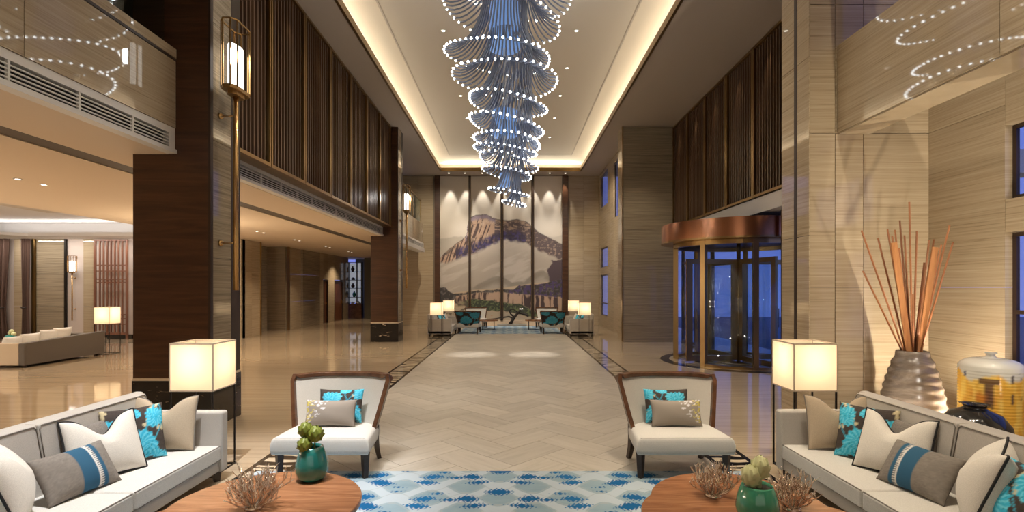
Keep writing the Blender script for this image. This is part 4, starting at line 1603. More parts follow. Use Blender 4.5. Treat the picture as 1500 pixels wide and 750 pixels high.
LS, RS = 'on the sofa below the walnut column', 'on the sofa before the tall vases'
for s in (0, 1):
    cush(s, 'cushion', 0.60, 0.51, 0.18, 'tan_fab', loc=(-3.30, 4.93, SEAT), yaw=R(6), tilt=R(12), roll=R(0), pipe='piping_grey', chop=0.26,
         labs=['plain tan cushion with dented top ' + LS, 'plain tan cushion with dented top ' + RS])
    cush(s, 'cushion', 0.48, 0.49, 0.16, 'print', loc=(-3.30, 4.62, SEAT), yaw=R(52), tilt=R(16), printf=floral, seed=4,
         labs=['teal flower cushion between tan and white ones ' + LS, 'teal flower cushion between tan and white ones ' + RS])
    cush(s, 'cushion', 0.50, 0.42, 0.15, 'grey_fab', loc=(-3.45, 4.32, SEAT), yaw=R(80), tilt=R(14), labs=[
        'grey cushion almost hidden behind the white one ' + LS, 'grey cushion almost hidden behind the white one ' + RS])
    cush(s, 'cushion', 0.56, 0.52, 0.20, 'white_fab', loc=(-3.26, 4.27, SEAT), yaw=R(64), tilt=R(22), pipe='piping_black', chop=0.30,
         labs=['white black piped cushion with dented top ' + LS, 'white black piped cushion with dented top ' + RS])
    cush(s, 'lumbar_cushion', 0.56, 0.37, 0.18, 'print', loc=(-3.17, 3.93, SEAT), yaw=R(80), tilt=R(32), roll=R(0), printf=lumbar_print, seed=1,
         labs=['grey lumbar cushion with blue band ' + LS, 'grey lumbar cushion with blue band ' + RS])
    cush(s, 'cushion', 0.58, 0.54, 0.30, 'white_fab', loc=(-3.27, 3.50, SEAT), yaw=R(133), tilt=R(20), pipe='piping_black', chop=0.16,
         labs=['plump white cushion seen edge-on ' + LS, 'plump white cushion seen edge-on ' + RS])
    cush(s, 'cushion', 0.50, 0.48, 0.22, 'print', loc=(-3.20, 3.12, SEAT), yaw=R(95), tilt=R(22), printf=floral, seed=9,
         labs=['teal flower cushion by the plump white one ' + LS, 'teal flower cushion by the plump white one ' + RS])
# little braid ends on the grey cushions
for o in [q for q in COL.objects if q.get('label', '').startswith('grey cushion almost')]:
    B(-0.02, 0.0, -0.082, -0.06, 0.22, 0.34).build('braid', 'white_fab', o, bevel=0.006)


# ---- low lounge chair, front towards -Y
def make_chair(label, loc, rz, detail=True, group='low lounge chairs'):
    t = thing('lounge_chair', label, 'chair', loc, rz, group)
    # seat: wider at the front, crowned top
    def seat_fn(u, v):
        a = 2 * u - 1
        y = -0.37 + 0.66 * v
        hw = 0.478 - 0.055 * v
        return a * hw, y
    mb = MB()
    N = 26

    def top(u, v):
        a_, b_ = 2 * u - 1, 2 * v - 1
        # finer rows near the rounded border
        a_ = math.copysign(1 - (1 - abs(a_)) ** 1.8, a_)
        b_ = math.copysign(1 - (1 - abs(b_)) ** 1.8, b_)
        x, y = seat_fn((a_ + 1) / 2, (b_ + 1) / 2)
        z = 0.428 + 0.022 * (1 - a_ * a_) * (1 - b_ * b_)
        for q in (abs(a_), abs(b_)):
            e = max(0.0, (q - 0.90) / 0.10)
            z -= 0.035 * (1 - math.sqrt(max(0.0, 1 - e * e)))
        return x, y, z
    mb.grid(top, N, N)
    rim = [i for i in range(N + 1)] + [(j + 1) * (N + 1) - 1 for j in range(1, N + 1)] + [N * (N + 1) + i for i in range(N - 1, -1, -1)] + [j * (N + 1) for j in range(N - 1, 0, -1)]
    rv_ = [mb.v[i] for i in rim]
    prev = rim
    for zz, sc in ((0.36, 1.012), (0.30, 1.006), (0.262, 0.985)):
        o_ = len(mb.v)
        mb.v += [(x * sc, (y + 0.04) * sc - 0.04, zz) for x, y, z in rv_]
        cur = list(range(o_, o_ + len(rim)))
        for i in range(len(rim)):
            j = (i + 1) % len(rim)
            mb.f.append((prev[i], cur[i], cur[j], prev[j]))
        prev = cur
    mb.f.append(tuple(prev[::-1]))
    mb.build('seat', 'seat', t, True)
    MB().tube([(-0.44, -0.352, 0.420), (0, -0.352, 0.426), (0.44, -0.352, 0.420)], 0.004, 6).build('piping', 'piping_grey', t, True)
    # curved back
    def back(u, v, off):
        a = 2 * u - 1
        hw = 0.40 + 0.125 * v ** 0.9
        wrap = 0.20 * abs(a) ** 3.0
        y = 0.24 + 0.19 * v - wrap * (1 - 0.25 * v) + off
        z = 0.34 + 0.585 * v - 0.012 * abs(a) ** 4 * v
        return a * hw, y, z
    nu, nv = 28, 14
    MB().grid(lambda u, v: back(u, v, 0.0), nu, nv).grid(lambda u, v: back(u, v, 0.05), nu, nv, True).build('backrest', 'cream', t, True)
    mb = MB().grid(lambda u, v: back(u, v, 0.058), 56, 40, True)
    o = mb.build('patterned_back', 'print', t, True)
    gu = np.tile(np.linspace(0, 1, 57), 41)
    gv = np.repeat(np.linspace(0, 1, 41), 57)
    c = floral(gu, gv, 2)
    colours(o, c * np.array([0.55, 0.50, 0.50]))
    # show-wood frame along the edge of the back
    path = [back(0.0, 1 - k / 12 * 0.98, 0.028) for k in range(13)][::-1] + [back(k / 24, 1.0, 0.028) for k in range(1, 25)] + [back(1.0, 1 - k / 12 * 0.98, 0.028) for k in range(1, 13)]
    fr = MB()
    m = len(path)
    for i, p in enumerate(path):
        p = Vector(p)
        d = (Vector(path[min(i + 1, m - 1)]) - Vector(path[max(i - 1, 0)])).normalized()
        nrm = Vector((0, 1, 0))
        nrm = (nrm - d * nrm.dot(d)).normalized()
        bn = d.cross(nrm)
        w1, w2 = 0.055, 0.022
        fr.v += [tuple(p + nrm * w1 + bn * w2), tuple(p + nrm * w1 - bn * w2), tuple(p - nrm * w1 - bn * w2), tuple(p - nrm * w1 + bn * w2)]
    for i in range(m - 1):
        for k in range(4):
            k2 = (k + 1) % 4
            fr.f.append((i * 4 + k, i * 4 + k2, (i + 1) * 4 + k2, (i + 1) * 4 + k))
    fr.f.append((0, 3, 2, 1))
    e = (m - 1) * 4
    fr.f.append((e, e + 1, e + 2, e + 3))
    fr.build('back_frame', 'frame_wood', t, bevel=0.008)
    for sx in (-1, 1):
        MB().lathe([(0.030, 0.0), (0.046, 0.27)], 4, (sx * 0.425, -0.29, 0)).build('leg', 'dark_wood', t)
        pts = [(sx * 0.40, 0.20, 0.42), (sx * 0.395, 0.22, 0.27), (sx * 0.395, 0.27, 0.14), (sx * 0.40, 0.36, 0.0)]
        MB().tube(pts, [0.045, 0.042, 0.036, 0.030], 4).build('leg', 'dark_wood', t)
    return t


ch0 = make_chair('low cream lounge chair facing us, beside the sofa below the walnut column', (-1.88, 5.50, 0), 0)
copy_tree(ch0, label='low cream lounge chair facing us, on the entrance side of the lane', loc=(1.70, 5.50, 0), rz=0)
copy_tree(ch0, label='far lounge chair seen from its teal patterned back, lounge side', loc=(-1.78, 21.75, 0), rz=R(176))
copy_tree(ch0, label='far lounge chair seen from its teal patterned back, entrance side', loc=(1.66, 21.75, 0), rz=R(-176))
copy_tree(ch0, label='farthest cream lounge chair facing us under the painting, lounge side', loc=(-1.68, 25.0, 0), rz=R(10))
copy_tree(ch0, label='farthest cream lounge chair facing us under the painting, entrance side', loc=(1.62, 25.0, 0), rz=R(-10))
for s, x in ((0, -1.88), (1, 1.70)):
    w = ['on the lounge chair by the sofa under the column', 'on the lounge chair on the entrance side'][s]
    sg = 1 if s == 0 else -1
    pillow('cushion', 'teal flower print cushion ' + w, 0.48, 0.36, 0.15, 'print', (x + 0.03 * sg, 5.63, 0.448), 0, R(16), printf=floral, seed=6, group='chair cushions', flipu=bool(s))
    pillow('lumbar_cushion', 'blossom print taupe lumbar cushion ' + w, 0.535, 0.275, 0.15, 'print', (x - 0.02 * sg, 5.47, 0.452), 0, R(16), printf=spray, seed=2,
           group='chair cushions', flipu=bool(s))
for x, yw, w in ((-1.68, 10, 'lounge side'), (1.62, -10, 'entrance side')):
    pillow('cushion', 'pale teal cushion on the farthest lounge chair, ' + w, 0.46, 0.36, 0.15, 'print', (x, 25.02, 0.448), R(yw), R(14), printf=floral, seed=6, group='chair cushions', n=24)


# ---- floor lamps with box shades
def make_lamp(label, loc, group='box shade floor lamps'):
    t = thing('floor_lamp', label, 'lamp', loc, 0, group)
    s = 0.215
    z0, z1 = 0.865, 1.335
    for sx in (-1, 1):
        for sy in (-1, 1):
            B(sx * s * 0.97 - 0.007, sx * s * 0.97 + 0.007, sy * s * 0.97 - 0.007, sy * s * 0.97 + 0.007, 0, z0 + 0.01).build('leg', 'black_metal', t)
    f = MB()
    q = s * 0.97
    for a, b in (((-q, -q), (q, -q)), ((q, -q), (q, q)), ((q, q), (-q, q)), ((-q, q), (-q, -q))):
        f.bar((a[0], a[1], 0.008), (b[0], b[1], 0.008), 0.014)
    f.build('base_frame', 'black_metal', t)
    sh = MB()
    for a, b in (((-s, -s), (s, -s)), ((s, -s), (s, s)), ((s, s), (-s, s)), ((-s, s), (-s, -s))):
        o = len(sh.v)
        sh.v += [(a[0], a[1], z0), (b[0], b[1], z0), (b[0], b[1], z1), (a[0], a[1], z1)]
        sh.f.append((o, o + 1, o + 2, o + 3))
    sd = sh.build('shade', 'shade', t)
    e = MB()
    for z in (z0, z1):
        for a, b in (((-s, -s), (s, -s)), ((s, -s), (s, s)), ((s, s), (-s, s)), ((-s, s), (-s, -s))):
            e.bar((a[0], a[1], z), (b[0], b[1], z), 0.012)
    for a in ((-s, -s), (s, -s), (s, s), (-s, s)):
        e.bar((a[0], a[1], z0), (a[0], a[1], z1), 0.010)
    e.build('shade_trim', 'tan_fab', sd)
    g = MB().bar((-s, 0, z1 - 0.03), (s, 0, z1 - 0.03), 0.008)
    g.build('spider', 'black_metal', t)
    MB().tube([(0, 0, z1 - 0.03), (0, 0, 1.12)], 0.012, 8).build('stem', 'black_metal', t, True)
    MB().ball((0, 0, 1.09), 0.04, 12, 8).build('bulb', 'bulb', t, True)
    return t


lamps = [((-3.20, 5.46, 0), 'lit box shade floor lamp beside the sofa under the walnut column'),
         ((3.03, 5.46, 0), 'lit box shade floor lamp beside the sofa before the tall vases'),
         ((-11.62, 15.1, 0), 'lit box shade floor lamp behind the lounge sofa'),
         ((-2.83, 19.75, 0), 'far floor lamp at the near end of the far sofa, lounge side'),
         ((-2.76, 22.9, 0), 'far floor lamp at the far end of the far sofa, lounge side'),
         ((2.72, 19.75, 0), 'far floor lamp at the near end of the far sofa, entrance side'),
         ((2.68, 22.9, 0), 'far floor lamp at the far end of the far sofa, entrance side')]
l0 = None
for p, lb in lamps:
    if l0 is None:
        l0 = make_lamp(lb, p)
    else:
        copy_tree(l0, label=lb, loc=p)
    point((p[0], p[1], 1.17), 5.5 if p[1] < 10 else 6, WARM, 0.05)

# ---- far seating group
make_sofa('far grey sofa turned to the lane, lounge side of the far rug', (-2.80, 21.4, 0), R(90), seats=2, sw=1.0, group='far grey sofas')
make_sofa('far grey sofa turned to the lane, entrance side of the far rug', (2.70, 21.4, 0), R(-90), seats=2, sw=1.0, group='far grey sofas')
for x, yw, w in ((-2.72, 60, 'lounge side'), (2.60, -60, 'entrance side')):
    pillow('cushion', 'pale blue cushion at the near end of the far sofa, ' + w, 0.5, 0.46, 0.16, 'print', (x, 20.9, SEAT), R(yw), R(18), printf=floral, seed=3, group='far sofa cushions', n=20)
    pillow('cushion', 'white cushion at the far end of the far sofa, ' + w, 0.5, 0.46, 0.16, 'white_fab', (x, 22.0, SEAT), R(yw * 1.3), R(18), group='far sofa cushions', n=20)


# ---- rugs with the ikat print
def ikat(x, y):
    """x across from the rug's middle, y in metres along the hall"""
    s = np.abs(x)
    s = np.where(s > 1.34, 2.68 - s, s)
    s = np.abs(s)
    Py = 0.545
    yy = (y - 4.846) / Py
    c = np.zeros(x.shape + (3,)) + np.array([0.20, 0.29, 0.345])
    c = lerp(c, (0.27, 0.36, 0.41), fbm(x * 6, y * 14, 3))
    # white ogee bands
    for k in (0, 1):
        ph = 0.5 * k
        band = yy - ph - 0.24 * np.cos(2 * PI * s / 0.62) * (1 if k == 0 else -1)
        f = np.abs((band + 0.5) % 1 - 0.5)
        jag = 0.012 * np.abs((s * 90) % 1 - 0.5) * 2
        c = lerp(c, (0.40, 0.46, 0.51), sm(0.17 + jag, 0.135 + jag, f))
        c = lerp(c, (0.34, 0.37, 0.38), 0.8 * sm(0.018, 0.008, np.abs(f - 0.20 - jag)))
    # jagged blue leaves: (x, y phase, half length, half height, slope)
    leaves = [(0.0, 0.0, 0.13, 0.085, 0.0), (0.205, 0.44, 0.125, 0.06, -0.30), (0.43, 0.67, 0.125, 0.05, 0.05), (0.70, 0.43, 0.12, 0.07, 0.28),
              (0.95, 0.21, 0.085, 0.03, 0.25), (0.95, 0.02, 0.085, 0.03, -0.25), (0.66, -0.29, 0.11, 0.075, -0.25), (0.27, -0.29, 0.10, 0.085, 0.35),
              (1.14, 0.42, 0.12, 0.09, 0.45), (1.22, -0.22, 0.11, 0.08, -0.3), (0.56, 0.93, 0.08, 0.04, 0.0)]
    for lx_, ly, a, b, sl in leaves:
        a, b = a * 1.3, b * 0.85
        dy = ((yy - ly + 0.5) % 1 - 0.5) * Py
        dx = s - lx_
        dy2 = dy - sl * dx * 0.5
        t = np.clip(np.abs(dx) / a, 0, 1)
        prof = b * 1.5 * (1 - t ** 1.5)
        saw = ((np.abs(dx) * 24 + np.abs(dy) * 6) % 1) * 0.065
        m = (np.abs(dy2) < prof - saw * (t < 0.95)) & (np.abs(dx) < a)
        col = np.array([0.010, 0.095, 0.24]) if lx_ < 0.5 or lx_ > 0.9 else np.array([0.015, 0.12, 0.29])
        c = np.where(m[..., None], col, c)
    return c


def rug(label, x0, x1, y0, y1, fx, fy, ys, shift):
    xm = (x0 + x1) / 2
    xs = np.linspace(x0, x1, fx)
    X, Y = np.meshgrid(xs - xm, ys)
    nv, nu = X.shape
    vs = np.stack([X.ravel(), (Y - y0).ravel(), np.full(X.size, 0.014)], 1)
    mb = MB()
    mb.v = [tuple(p) for p in vs]
    for j in range(nv - 1):
        for i in range(nu - 1):
            a = j * nu + i
            mb.f.append((a, a + 1, a + nu + 1, a + nu))
    t = thing('rug', label, 'rug', (xm, y0, 0))
    o = mb.build('pile', 'rug', t)
    colours(o, ikat(X.ravel() + shift, Y.ravel()))
    B(x0 - xm, x1 - xm, 0, y1 - y0, 0.001, 0.012).build('backing', 'white_fab', t)


ys = np.concatenate([np.linspace(1.2, 4.2, 60)[:-1], np.linspace(4.2, 5.40, 190)])
rug('blue and white ikat rug under the near coffee tables', -2.62, 2.44, 1.2, 5.40, 420, 0, ys, 0.03)
rug('blue ikat rug of the far seating group under the painting', -2.25, 2.1, 21.4, 25.6, 150, 0, np.linspace(21.4, 25.6, 120), 0.03)


# ---- coffee tables: two overlapping discs in one cloud-shaped top
def table(label, loc, discs, h=0.447, group='cloud shaped coffee tables'):
    t = thing('coffee_table', label, 'table', loc, 0, group)
    # union outline by ray casting from a point inside both discs
    cx_ = sum(d[0] for d in discs) / len(discs)
    cy_ = sum(d[1] for d in discs) / len(discs)
    poly = []
    for k in range(96):
        a = 2 * PI * k / 96
        dx, dy = math.cos(a), math.sin(a)
        best = 0
        for x, y, r in discs:
            ox, oy = cx_ - x, cy_ - y
            b = ox * dx + oy * dy
            q = b * b - (ox * ox + oy * oy - r * r)
            if q > 0:
                best = max(best, -b + math.sqrt(q))
        poly.append((cx_ + dx * best, cy_ + dy * best))
    MB().prism(poly, h - 0.045, h).build('tabletop', 'table_wood', t, bevel=0.012, seg=3)
    for x, y, r in discs:
        for k in range(2):
            a = 0.8 + PI * k + x
            MB().tube([(x + r * 0.55 * math.cos(a), y + r * 0.55 * math.sin(a), 0.014), (x + r * 0.45 * math.cos(a), y + r * 0.45 * math.sin(a), h - 0.045)], [0.022, 0.034], 10).build('leg', 'frame_wood', t, True)
    return t


table('walnut cloud shaped coffee table carrying one coral and a teal vase', (-1.66, 3.54, 0), [(0, 0, 0.625), (-0.27, -0.46, 0.50)])
table('walnut cloud shaped coffee table carrying two corals and a green vase', (1.53, 3.56, 0), [(0, 0, 0.57), (-0.20, -0.20, 0.49), (0.25, -0.45, 0.5)])
for x, w in ((-1.05, 'lounge side'), (1.0, 'entrance side')):
    t = thing('side_table', 'small dark coffee table on the far rug, ' + w, 'table', (x, 23.4, 0.015), 0, 'far coffee tables')
    MB().lathe([(0.02, 0.40), (0.42, 0.40), (0.42, 0.44), (0.02, 0.44)], 32).build('tabletop', 'table_wood', t)
    for k in range(4):
        a = PI / 4 + k * PI / 2
        MB().tube([(0.36 * math.cos(a), 0.36 * math.sin(a), 0), (0.36 * math.cos(a), 0.36 * math.sin(a), 0.40)], 0.012, 6).build('leg', 'black_metal', t)


# ---- metal corals
def coral(label, loc, seed, rad=0.19, hgt=0.23):
    t = thing('coral_ornament', label, 'ornament', loc, 0, 'metal coral ornaments')
    rn = random.Random(seed)
    mb = MB()

    def branch(p, d, ln, r, lev):
        pts = [p]
        q = p.copy()
        dd = d.copy()
        for k in range(4):
            dd = (dd + Vector((rn.uniform(-.35, .35), rn.uniform(-.35, .35), rn.uniform(-.05, .35)))).normalized()
            q = q + dd * ln / 4
            pts.append(q.copy())
        mb.tube(pts, [r, r * 0.9, r * 0.82, r * 0.75, r * 0.45], 5)
        if lev > 0:
            for k in range(2 if lev > 1 else 2):
                i = rn.randint(2, 3)
                nd = (dd + Vector((rn.uniform(-.9, .9), rn.uniform(-.9, .9), rn.uniform(-.1, .6)))).normalized()
                branch(pts[i], nd, ln * rn.uniform(0.45, 0.7), r * 0.72, lev - 1)
    for k in range(44):
        a = 2 * PI * k / 44 * 2.618
        e = rn.uniform(0.25, 1.35)
        d = Vector((math.cos(a) * math.cos(e), math.sin(a) * math.cos(e), math.sin(e)))
        p = Vector((math.cos(a) * 0.03, math.sin(a) * 0.03, 0.012))
        branch(p, d, rn.uniform(0.6, 0.85) * rad, 0.0062, 2)
    # keep above the table
    mb.v = [(x, y, max(z, 0.004)) for x, y, z in mb.v]
    mb.build('branches', 'coral_metal', t, True)
    MB().lathe([(0.005, 0.0), (0.06, 0.0), (0.05, 0.018), (0.005, 0.03)], 16).build('foot', 'coral_metal', t, True)
    return t


TT = 0.4475
coral('brown and silver metal coral lying beside the teal vase', (-1.70, 3.46, TT), 5, 0.24)
coral('brown and silver metal coral at the chair side of the green vase', (1.40, 3.66, TT), 8, 0.20)
coral('brown and silver metal coral at the sofa side of the green vase', (1.83, 3.44, TT), 12, 0.21)


# ---- flower heads and vases
def bud(mb, c, r, n=26, sq=1.0, op=0.35):
    c = Vector(c)
    for k in range(n):
        z = 1 - 2 * (k + 0.5) / n
        a = k * 2.39996
        rr_ = math.sqrt(max(0, 1 - z * z))
        d = Vector((rr_ * math.cos(a), rr_ * math.sin(a), z))
        up = Vector((0, 0, 1))
        tang = (up - d * up.dot(d))
        if tang.length < 1e-3:
            tang = Vector((1, 0, 0))
        tang.normalize()
        sd = d.cross(tang)
        w = r * 0.48

        def pt(u, v):
            a_, b_ = 2 * u - 1, v
            q = d * r * (0.92 + op * 0.35 * b_ * b_) + sd * a_ * w * math.sin(PI * (0.18 + 0.74 * b_)) + tang * r * (b_ - 0.45) * 0.95 - d * 0.28 * r * a_ * a_
            return Vector((c.x + q.x, c.y + q.y, c.z + q.z * sq))
        mb.grid(pt, 4, 4)
    mb.ball(tuple(c), r * 0.86, 14, 9, (1, 1, sq))


v1 = thing('vase', 'teal glazed vase with three green flower heads on the coffee table', 'vase', (-1.515, 3.98, TT))
MB().lathe([(0.01, 0.0), (0.082, 0.0), (0.108, 0.028), (0.121, 0.075), (0.118, 0.13), (0.098, 0.20), (0.080, 0.252), (0.074, 0.252), (0.09, 0.20), (0.108, 0.13), (0.01, 0.05)], 40).build('vase_body', 'teal', v1, True)
for p, r in (((-0.045, -0.01, 0.375), 0.055), ((0.035, -0.02, 0.345), 0.060), ((-0.035, -0.05, 0.275), 0.055)):
    mb = MB()
    bud(mb, p, r, 30)
    f = mb.build('flower_head', 'petal_green', v1, True)
    MB().tube([(p[0] * 0.3, p[1] * 0.3, 0.08), (p[0], p[1], p[2])], 0.006, 6).build('stem', 'petal_green', f, True)
v2 = thing('vase', 'green glazed vase with two creamy buds on the coffee table', 'vase', (1.535, 3.29, TT))
MB().lathe([(0.01, 0.0), (0.088, 0.0), (0.118, 0.03), (0.13, 0.08), (0.116, 0.15), (0.094, 0.212), (0.089, 0.218), (0.084, 0.212), (0.084, 0.19), (0.01, 0.19)], 40).build('vase_body', 'green_glaze', v2, True)
MB().lathe([(0.01, 0.191), (0.084, 0.191), (0.084, 0.197), (0.01, 0.20)], 24).build('soil', 'soil', v2, True)
for p, r in (((-0.045, -0.01, 0.275), 0.058), ((0.025, 0.01, 0.32), 0.060)):
    mb = MB()
    bud(mb, p, r, 20, 1.25, 0.15)
    f = mb.build('flower_bud', 'petal_cream', v2, True)
    MB().tube([(p[0] * 0.4, 0, 0.19), (p[0], p[1], p[2])], 0.014, 8).build('stem', 'petal_cream', f, True)

# ---- vases corner: ribbed jar with sticks, amber jar, black pot
j = thing('tall_vase', 'brown ribbed floor vase holding wooden sticks in the marble corner', 'vase', (4.80, 6.30, 0))
prof = []
for k in range(60):
    z = k / 59
    base = 0.20 + 0.125 * math.sin(PI * min(1, (z * 0.92 + 0.10)) ** 0.9) if z < 0.45 else 0.322 - 0.165 * ((z - 0.45) / 0.55) ** 1.55
    base += 0.008 * math.sin(z * 64 + 1.5 * math.sin(z * 9))
    prof.append((base, z * 1.14))
prof = [(0.01, 0)] + prof + [(0.14, 1.145), (0.13, 1.10), (0.01, 1.05)]
rib = streak('ribbed_glaze', [(0.3, (0.085, 0.065, 0.05)), (0.55, (0.17, 0.135, 0.11)), (0.75, (0.30, 0.25, 0.21))], (2, 2, 9), rough=0.20, dist=1.2)
M['rib'] = rib
MB().lathe(prof, 56).build('vase_body', 'rib', j, True)
rn = random.Random(21)
sticks = sorted([(1262, 339), (1286, 350), (1300, 337), (1307, 347), (1311, 338), (1318, 324), (1325, 346), (1332, 297), (1343, 340), (1337, 432), (1354, 386), (1361, 353), (1368, 352), (1379, 360), (1391, 331), (1396, 356), (1264, 398), (1317, 365)])
for k, (px, py) in enumerate(sticks):
    yt = 6.30 + rn.uniform(-0.22, 0.35)
    x = (px - 750) * yt / 770
    z = 1.9 + (421 - py) * yt / 770
    bx, by = 4.80 + (x - 4.80) * 0.13, 6.30 + (yt - 6.30) * 0.2
    o = MB().tube([(0, 0, 0), ((x - bx) * 0.5, (yt - by) * 0.5, (z - 1.05) * 0.5), (x - bx, yt - by, z - 1.05)], [0.011, 0.011, 0.010], 7).build('stick', 'stick', None, True)
    o.location = (bx, by, 1.06)
    tag(o, '%s thin wooden stick of the ribbed floor vase, counted from the marble pier' % ORD[k], 'stick', 'sticks in the ribbed vase')
for px, py, lb in ((1309, 355, 'broad split bamboo strip with square top in the ribbed vase, near its shorter sticks'), (1370, 362, 'broad split bamboo strip with notched tip leaning to the corner in the ribbed vase')):
    yt = 6.20
    x = (px - 750) * yt / 770
    z = 1.9 + (421 - py) * yt / 770
    bx = 4.80 + (x - 4.80) * 0.2
    o = MB().bar((0, 0, 0), (x - bx, yt - 6.26, z - 1.06), 0.075, 0.018).build('bamboo_strip', 'bamboo', None, bevel=0.004)
    o.location = (bx, 6.26, 1.06)
    tag(o, lb, 'bamboo')

a = thing('amber_jar', 'amber and white glazed jar with dark drips and small neck in the marble corner', 'jar', (4.99, 5.48, 0))
prof = [(0.02, 0.0), (0.22, 0.0), (0.255, 0.06)]
for k in range(90):
    z = 0.08 + 0.98 * k / 89
    prof.append((0.268 + 0.0035 * math.sin(k * 2 * PI / 2.9), z))
for k in range(1, 10):
    t = k / 9 * PI / 2
    prof.append((0.10 + 0.17 * math.cos(t), 1.06 + 0.105 * math.sin(t)))
prof += [(0.045, 1.175), (0.032, 1.20), (0.055, 1.222), (0.045, 1.225), (0.01, 1.21)]
mb = MB().lathe(prof, 72)
o = mb.build('jar_body', 'glaze_print', a, True)
V = np.array(mb.v)
th = np.arctan2(V[:, 1], V[:, 0])
z = V[:, 2]
n = fbm(th * 3 + 9, z * 5, 3)
c = np.zeros((len(V), 3)) + np.array([0.66, 0.36, 0.045])
c = lerp(c, (0.55, 0.20, 0.03), sm(0.5, 0.75, n + 0.35 * (0.6 - z)))
c = lerp(c, (0.75, 0.52, 0.12), sm(0.45, 0.6, fbm(th * 5, z * 3, 14)) * 0.7)
ed = 0.97 + 0.05 * np.sin(th * 5) + 0.10 * (fbm(th * 4, z * 0 + 1, 7) - 0.5)
c = lerp(c, (0.52, 0.50, 0.44), sm(ed, ed + 0.04, z))
for t0, w, l0, l1 in ((-1.0, 0.03, 0.50, 1.02), (-0.75, 0.025, 0.62, 1.02), (-1.35, 0.022, 0.72, 1.0), (-1.68, 0.022, 0.66, 1.02), (-0.55, 0.03, 0.58, 1.02), (-2.35, 0.12, 0.45, 0.93), (-0.2, 0.04, 0.5, 1.0)):
    m = sm(w * 1.3, w * 0.7, np.abs(th - t0 + 0.02 * np.sin(z * 30))) * (z > l0) * (z < l1)
    c = lerp(c, (0.035, 0.025, 0.04), m * (0.9 if w < 0.1 else 0.8 * (n > 0.45)))
c = lerp(c, (0.04, 0.05, 0.12), sm(0.56, 0.68, fbm(th * 6, z * 18, 33)) * (np.abs(z - 0.99) < 0.05) * (th > -1.5))
c = lerp(c, (0.10, 0.05, 0.03), (np.abs(z - 0.95) < 0.03) * (np.abs(th + 2.35) < 0.3) * 0.9)
colours(o, c)
k = thing('black_pot', 'round black glazed pot with flared rim beside the amber jar', 'pot', (4.42, 5.02, 0))
MB().lathe([(0.02, 0), (0.16, 0.0), (0.22, 0.10), (0.275, 0.30), (0.29, 0.48), (0.27, 0.60), (0.20, 0.70), (0.10, 0.745), (0.085, 0.76), (0.10, 0.785), (0.12, 0.79), (0.075, 0.775), (0.02, 0.72)], 48).build('pot_body', 'black_glaze', k, True)

# ---- bonsai sculpture at the far end
bt = thing('bonsai_sculpture', 'dark bonsai like tree sculpture on a low grey plinth under the painting', 'sculpture', (0.0, 25.9, 0))
B(-0.72, 0.72, -0.25, 0.25, 0, 0.10).build('plinth', 'stone_plinth', bt, bevel=0.01)
tk = MB()
tk.tube([(-0.10, 0, 0.08), (0.0, 0, 0.25), (0.16, 0.02, 0.48), (0.32, 0.0, 0.66), (0.42, 0, 0.78), (0.50, 0, 0.74)], [0.10, 0.075, 0.065, 0.055, 0.04, 0.02], 8)
tk.tube([(0.05, 0, 0.36), (-0.15, 0.03, 0.46), (-0.45, 0, 0.42), (-0.80, 0.02, 0.36), (-1.15, 0, 0.33)], [0.05, 0.04, 0.03, 0.022, 0.012], 7)
tk.tube([(0.12, 0, 0.42), (-0.06, 0.02, 0.58), (-0.14, 0, 0.74), (-0.02, 0, 0.84), (0.10, 0, 0.80), (0.30, 0, 0.66)], [0.045, 0.04, 0.034, 0.03, 0.028, 0.03], 7)
tk.tube([(0.30, 0, 0.64), (0.52, 0.02, 0.60), (0.70, 0, 0.54), (0.80, 0, 0.46)], [0.04, 0.04, 0.05, 0.03], 7)
tk.build('trunk', 'bark', bt, True)
bl = MB()
for q in ((0.40, 0, 0.83), (0.50, 0.0, 0.84), (0.45, 0.05, 0.79)):
    bl.ball(q, 0.05, 8, 6)
bl.build('blossom', 'plaster_white', bt, True)

# ---- lounge sofa group
t = thing('lounge_sofa', 'long grey sofa of the lounge seen from its back, loaded with pale cushions', 'sofa', (-11.9, 13.55, 0), R(90))
def lb_fn():
    mb = MB()
    # back with a rising top, its thickness towards +Y (the hall)
    z0, z1 = 0.585, 0.68
    mb.add([(-1.2, 0.30, 0.06), (1.25, 0.30, 0.06), (1.25, 0.45, 0.06), (-1.2, 0.45, 0.06), (-1.2, 0.30, z0), (1.25, 0.30, z1), (1.25, 0.45, z1), (-1.2, 0.45, z0)],
           [(0, 3, 2, 1), (4, 5, 6, 7), (0, 1, 5, 4), (1, 2, 6, 5), (2, 3, 7, 6), (3, 0, 4, 7)])
    return mb
t.rotation_euler = (0, 0, R(-90))
mb = lb_fn()
mb.v = [(-x, y, z) for x, y, z in mb.v]
mb.f = [f[::-1] for f in mb.f]
mb.build('backrest', 'lounge_grey', t, bevel=0.02)
B(-1.23, 1.17, -0.9, 0.31, 0.085, 0.30).build('base', 'lounge_grey', t, bevel=0.02)
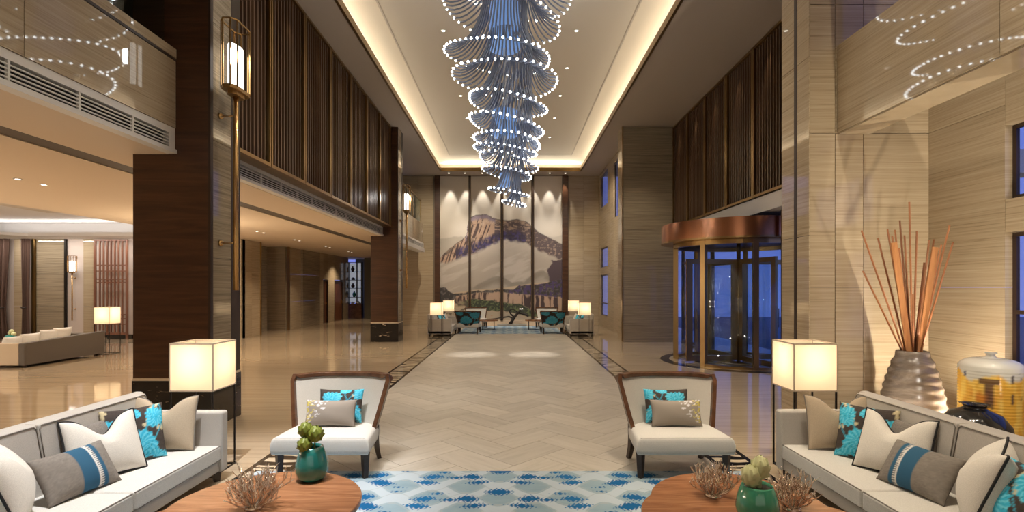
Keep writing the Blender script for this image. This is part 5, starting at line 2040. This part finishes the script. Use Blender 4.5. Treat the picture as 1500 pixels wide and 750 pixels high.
for k in range(2):
    B(-1.05 + 1.05 * k, -0.01 + 1.05 * k, -0.9, 0.28, 0.30, 0.44).build('seat_cushion', 'seat', t, bevel=0.03)
B(1.06, 1.2, -0.95, 0.30, 0.06, 0.585).build('armrest', 'tan_fab', t, bevel=0.02)
B(-1.25, -1.06, -0.95, 0.30, 0.06, 0.62).build('armrest', 'lounge_grey', t, bevel=0.02)
for x in (-1.1, 1.1):
    for y in (-0.8, 0.35):
        B(x - 0.03, x + 0.03, y - 0.03, y + 0.03, 0, 0.08).build('leg', 'dark_wood', t)
for k, (y, z, w) in enumerate(((14.35, 0.44, 0.62), (13.95, 0.44, 0.60), (13.4, 0.44, 0.58), (12.95, 0.44, 0.5))):
    pillow('cushion', ['pale cushion on the lounge sofa, at the lamp end', 'pale cushion on the lounge sofa, next to the lamp end one', 'pale cushion on the lounge sofa, near its middle',
                       'pale cushion on the lounge sofa, at the vase end'][k], w, [0.38, 0.36, 0.30, 0.26][k], 0.2, 'white_fab', (-12.35, y, z), R(-90), R(14), group='lounge sofa cushions', n=20)
t = thing('lounge_table', 'low wooden table of the lounge carrying a teal vase', 'table', (-13.35, 14.0, 0))
MB().lathe([(0.02, 0.40), (0.5, 0.40), (0.5, 0.44), (0.02, 0.44)], 36).build('tabletop', 'table_wood', t)
for q in range(3):
    aa = q * 2.1
    MB().tube([(0.35 * math.cos(aa), 0.35 * math.sin(aa), 0), (0.3 * math.cos(aa), 0.3 * math.sin(aa), 0.40)], 0.025, 8).build('leg', 'frame_wood', t, True)
v = thing('vase', 'small teal vase with pale round flowers on the lounge table', 'vase', (-13.35, 14.0, 0.44))
MB().lathe([(0.01, 0), (0.15, 0), (0.155, 0.05), (0.13, 0.14), (0.11, 0.19), (0.10, 0.19), (0.11, 0.1), (0.01, 0.08)], 28).build('vase_body', 'teal', v, True)
for q in ((0.02, 0, 0.29), (-0.03, 0.02, 0.24), (0.08, 0, 0.22)):
    f = MB().ball(q, 0.055, 10, 7).build('flower', 'petal_cream', v, True)
    MB().tube([(0, 0, 0.08), q], 0.008, 5).build('stem', 'petal_green', f, True)
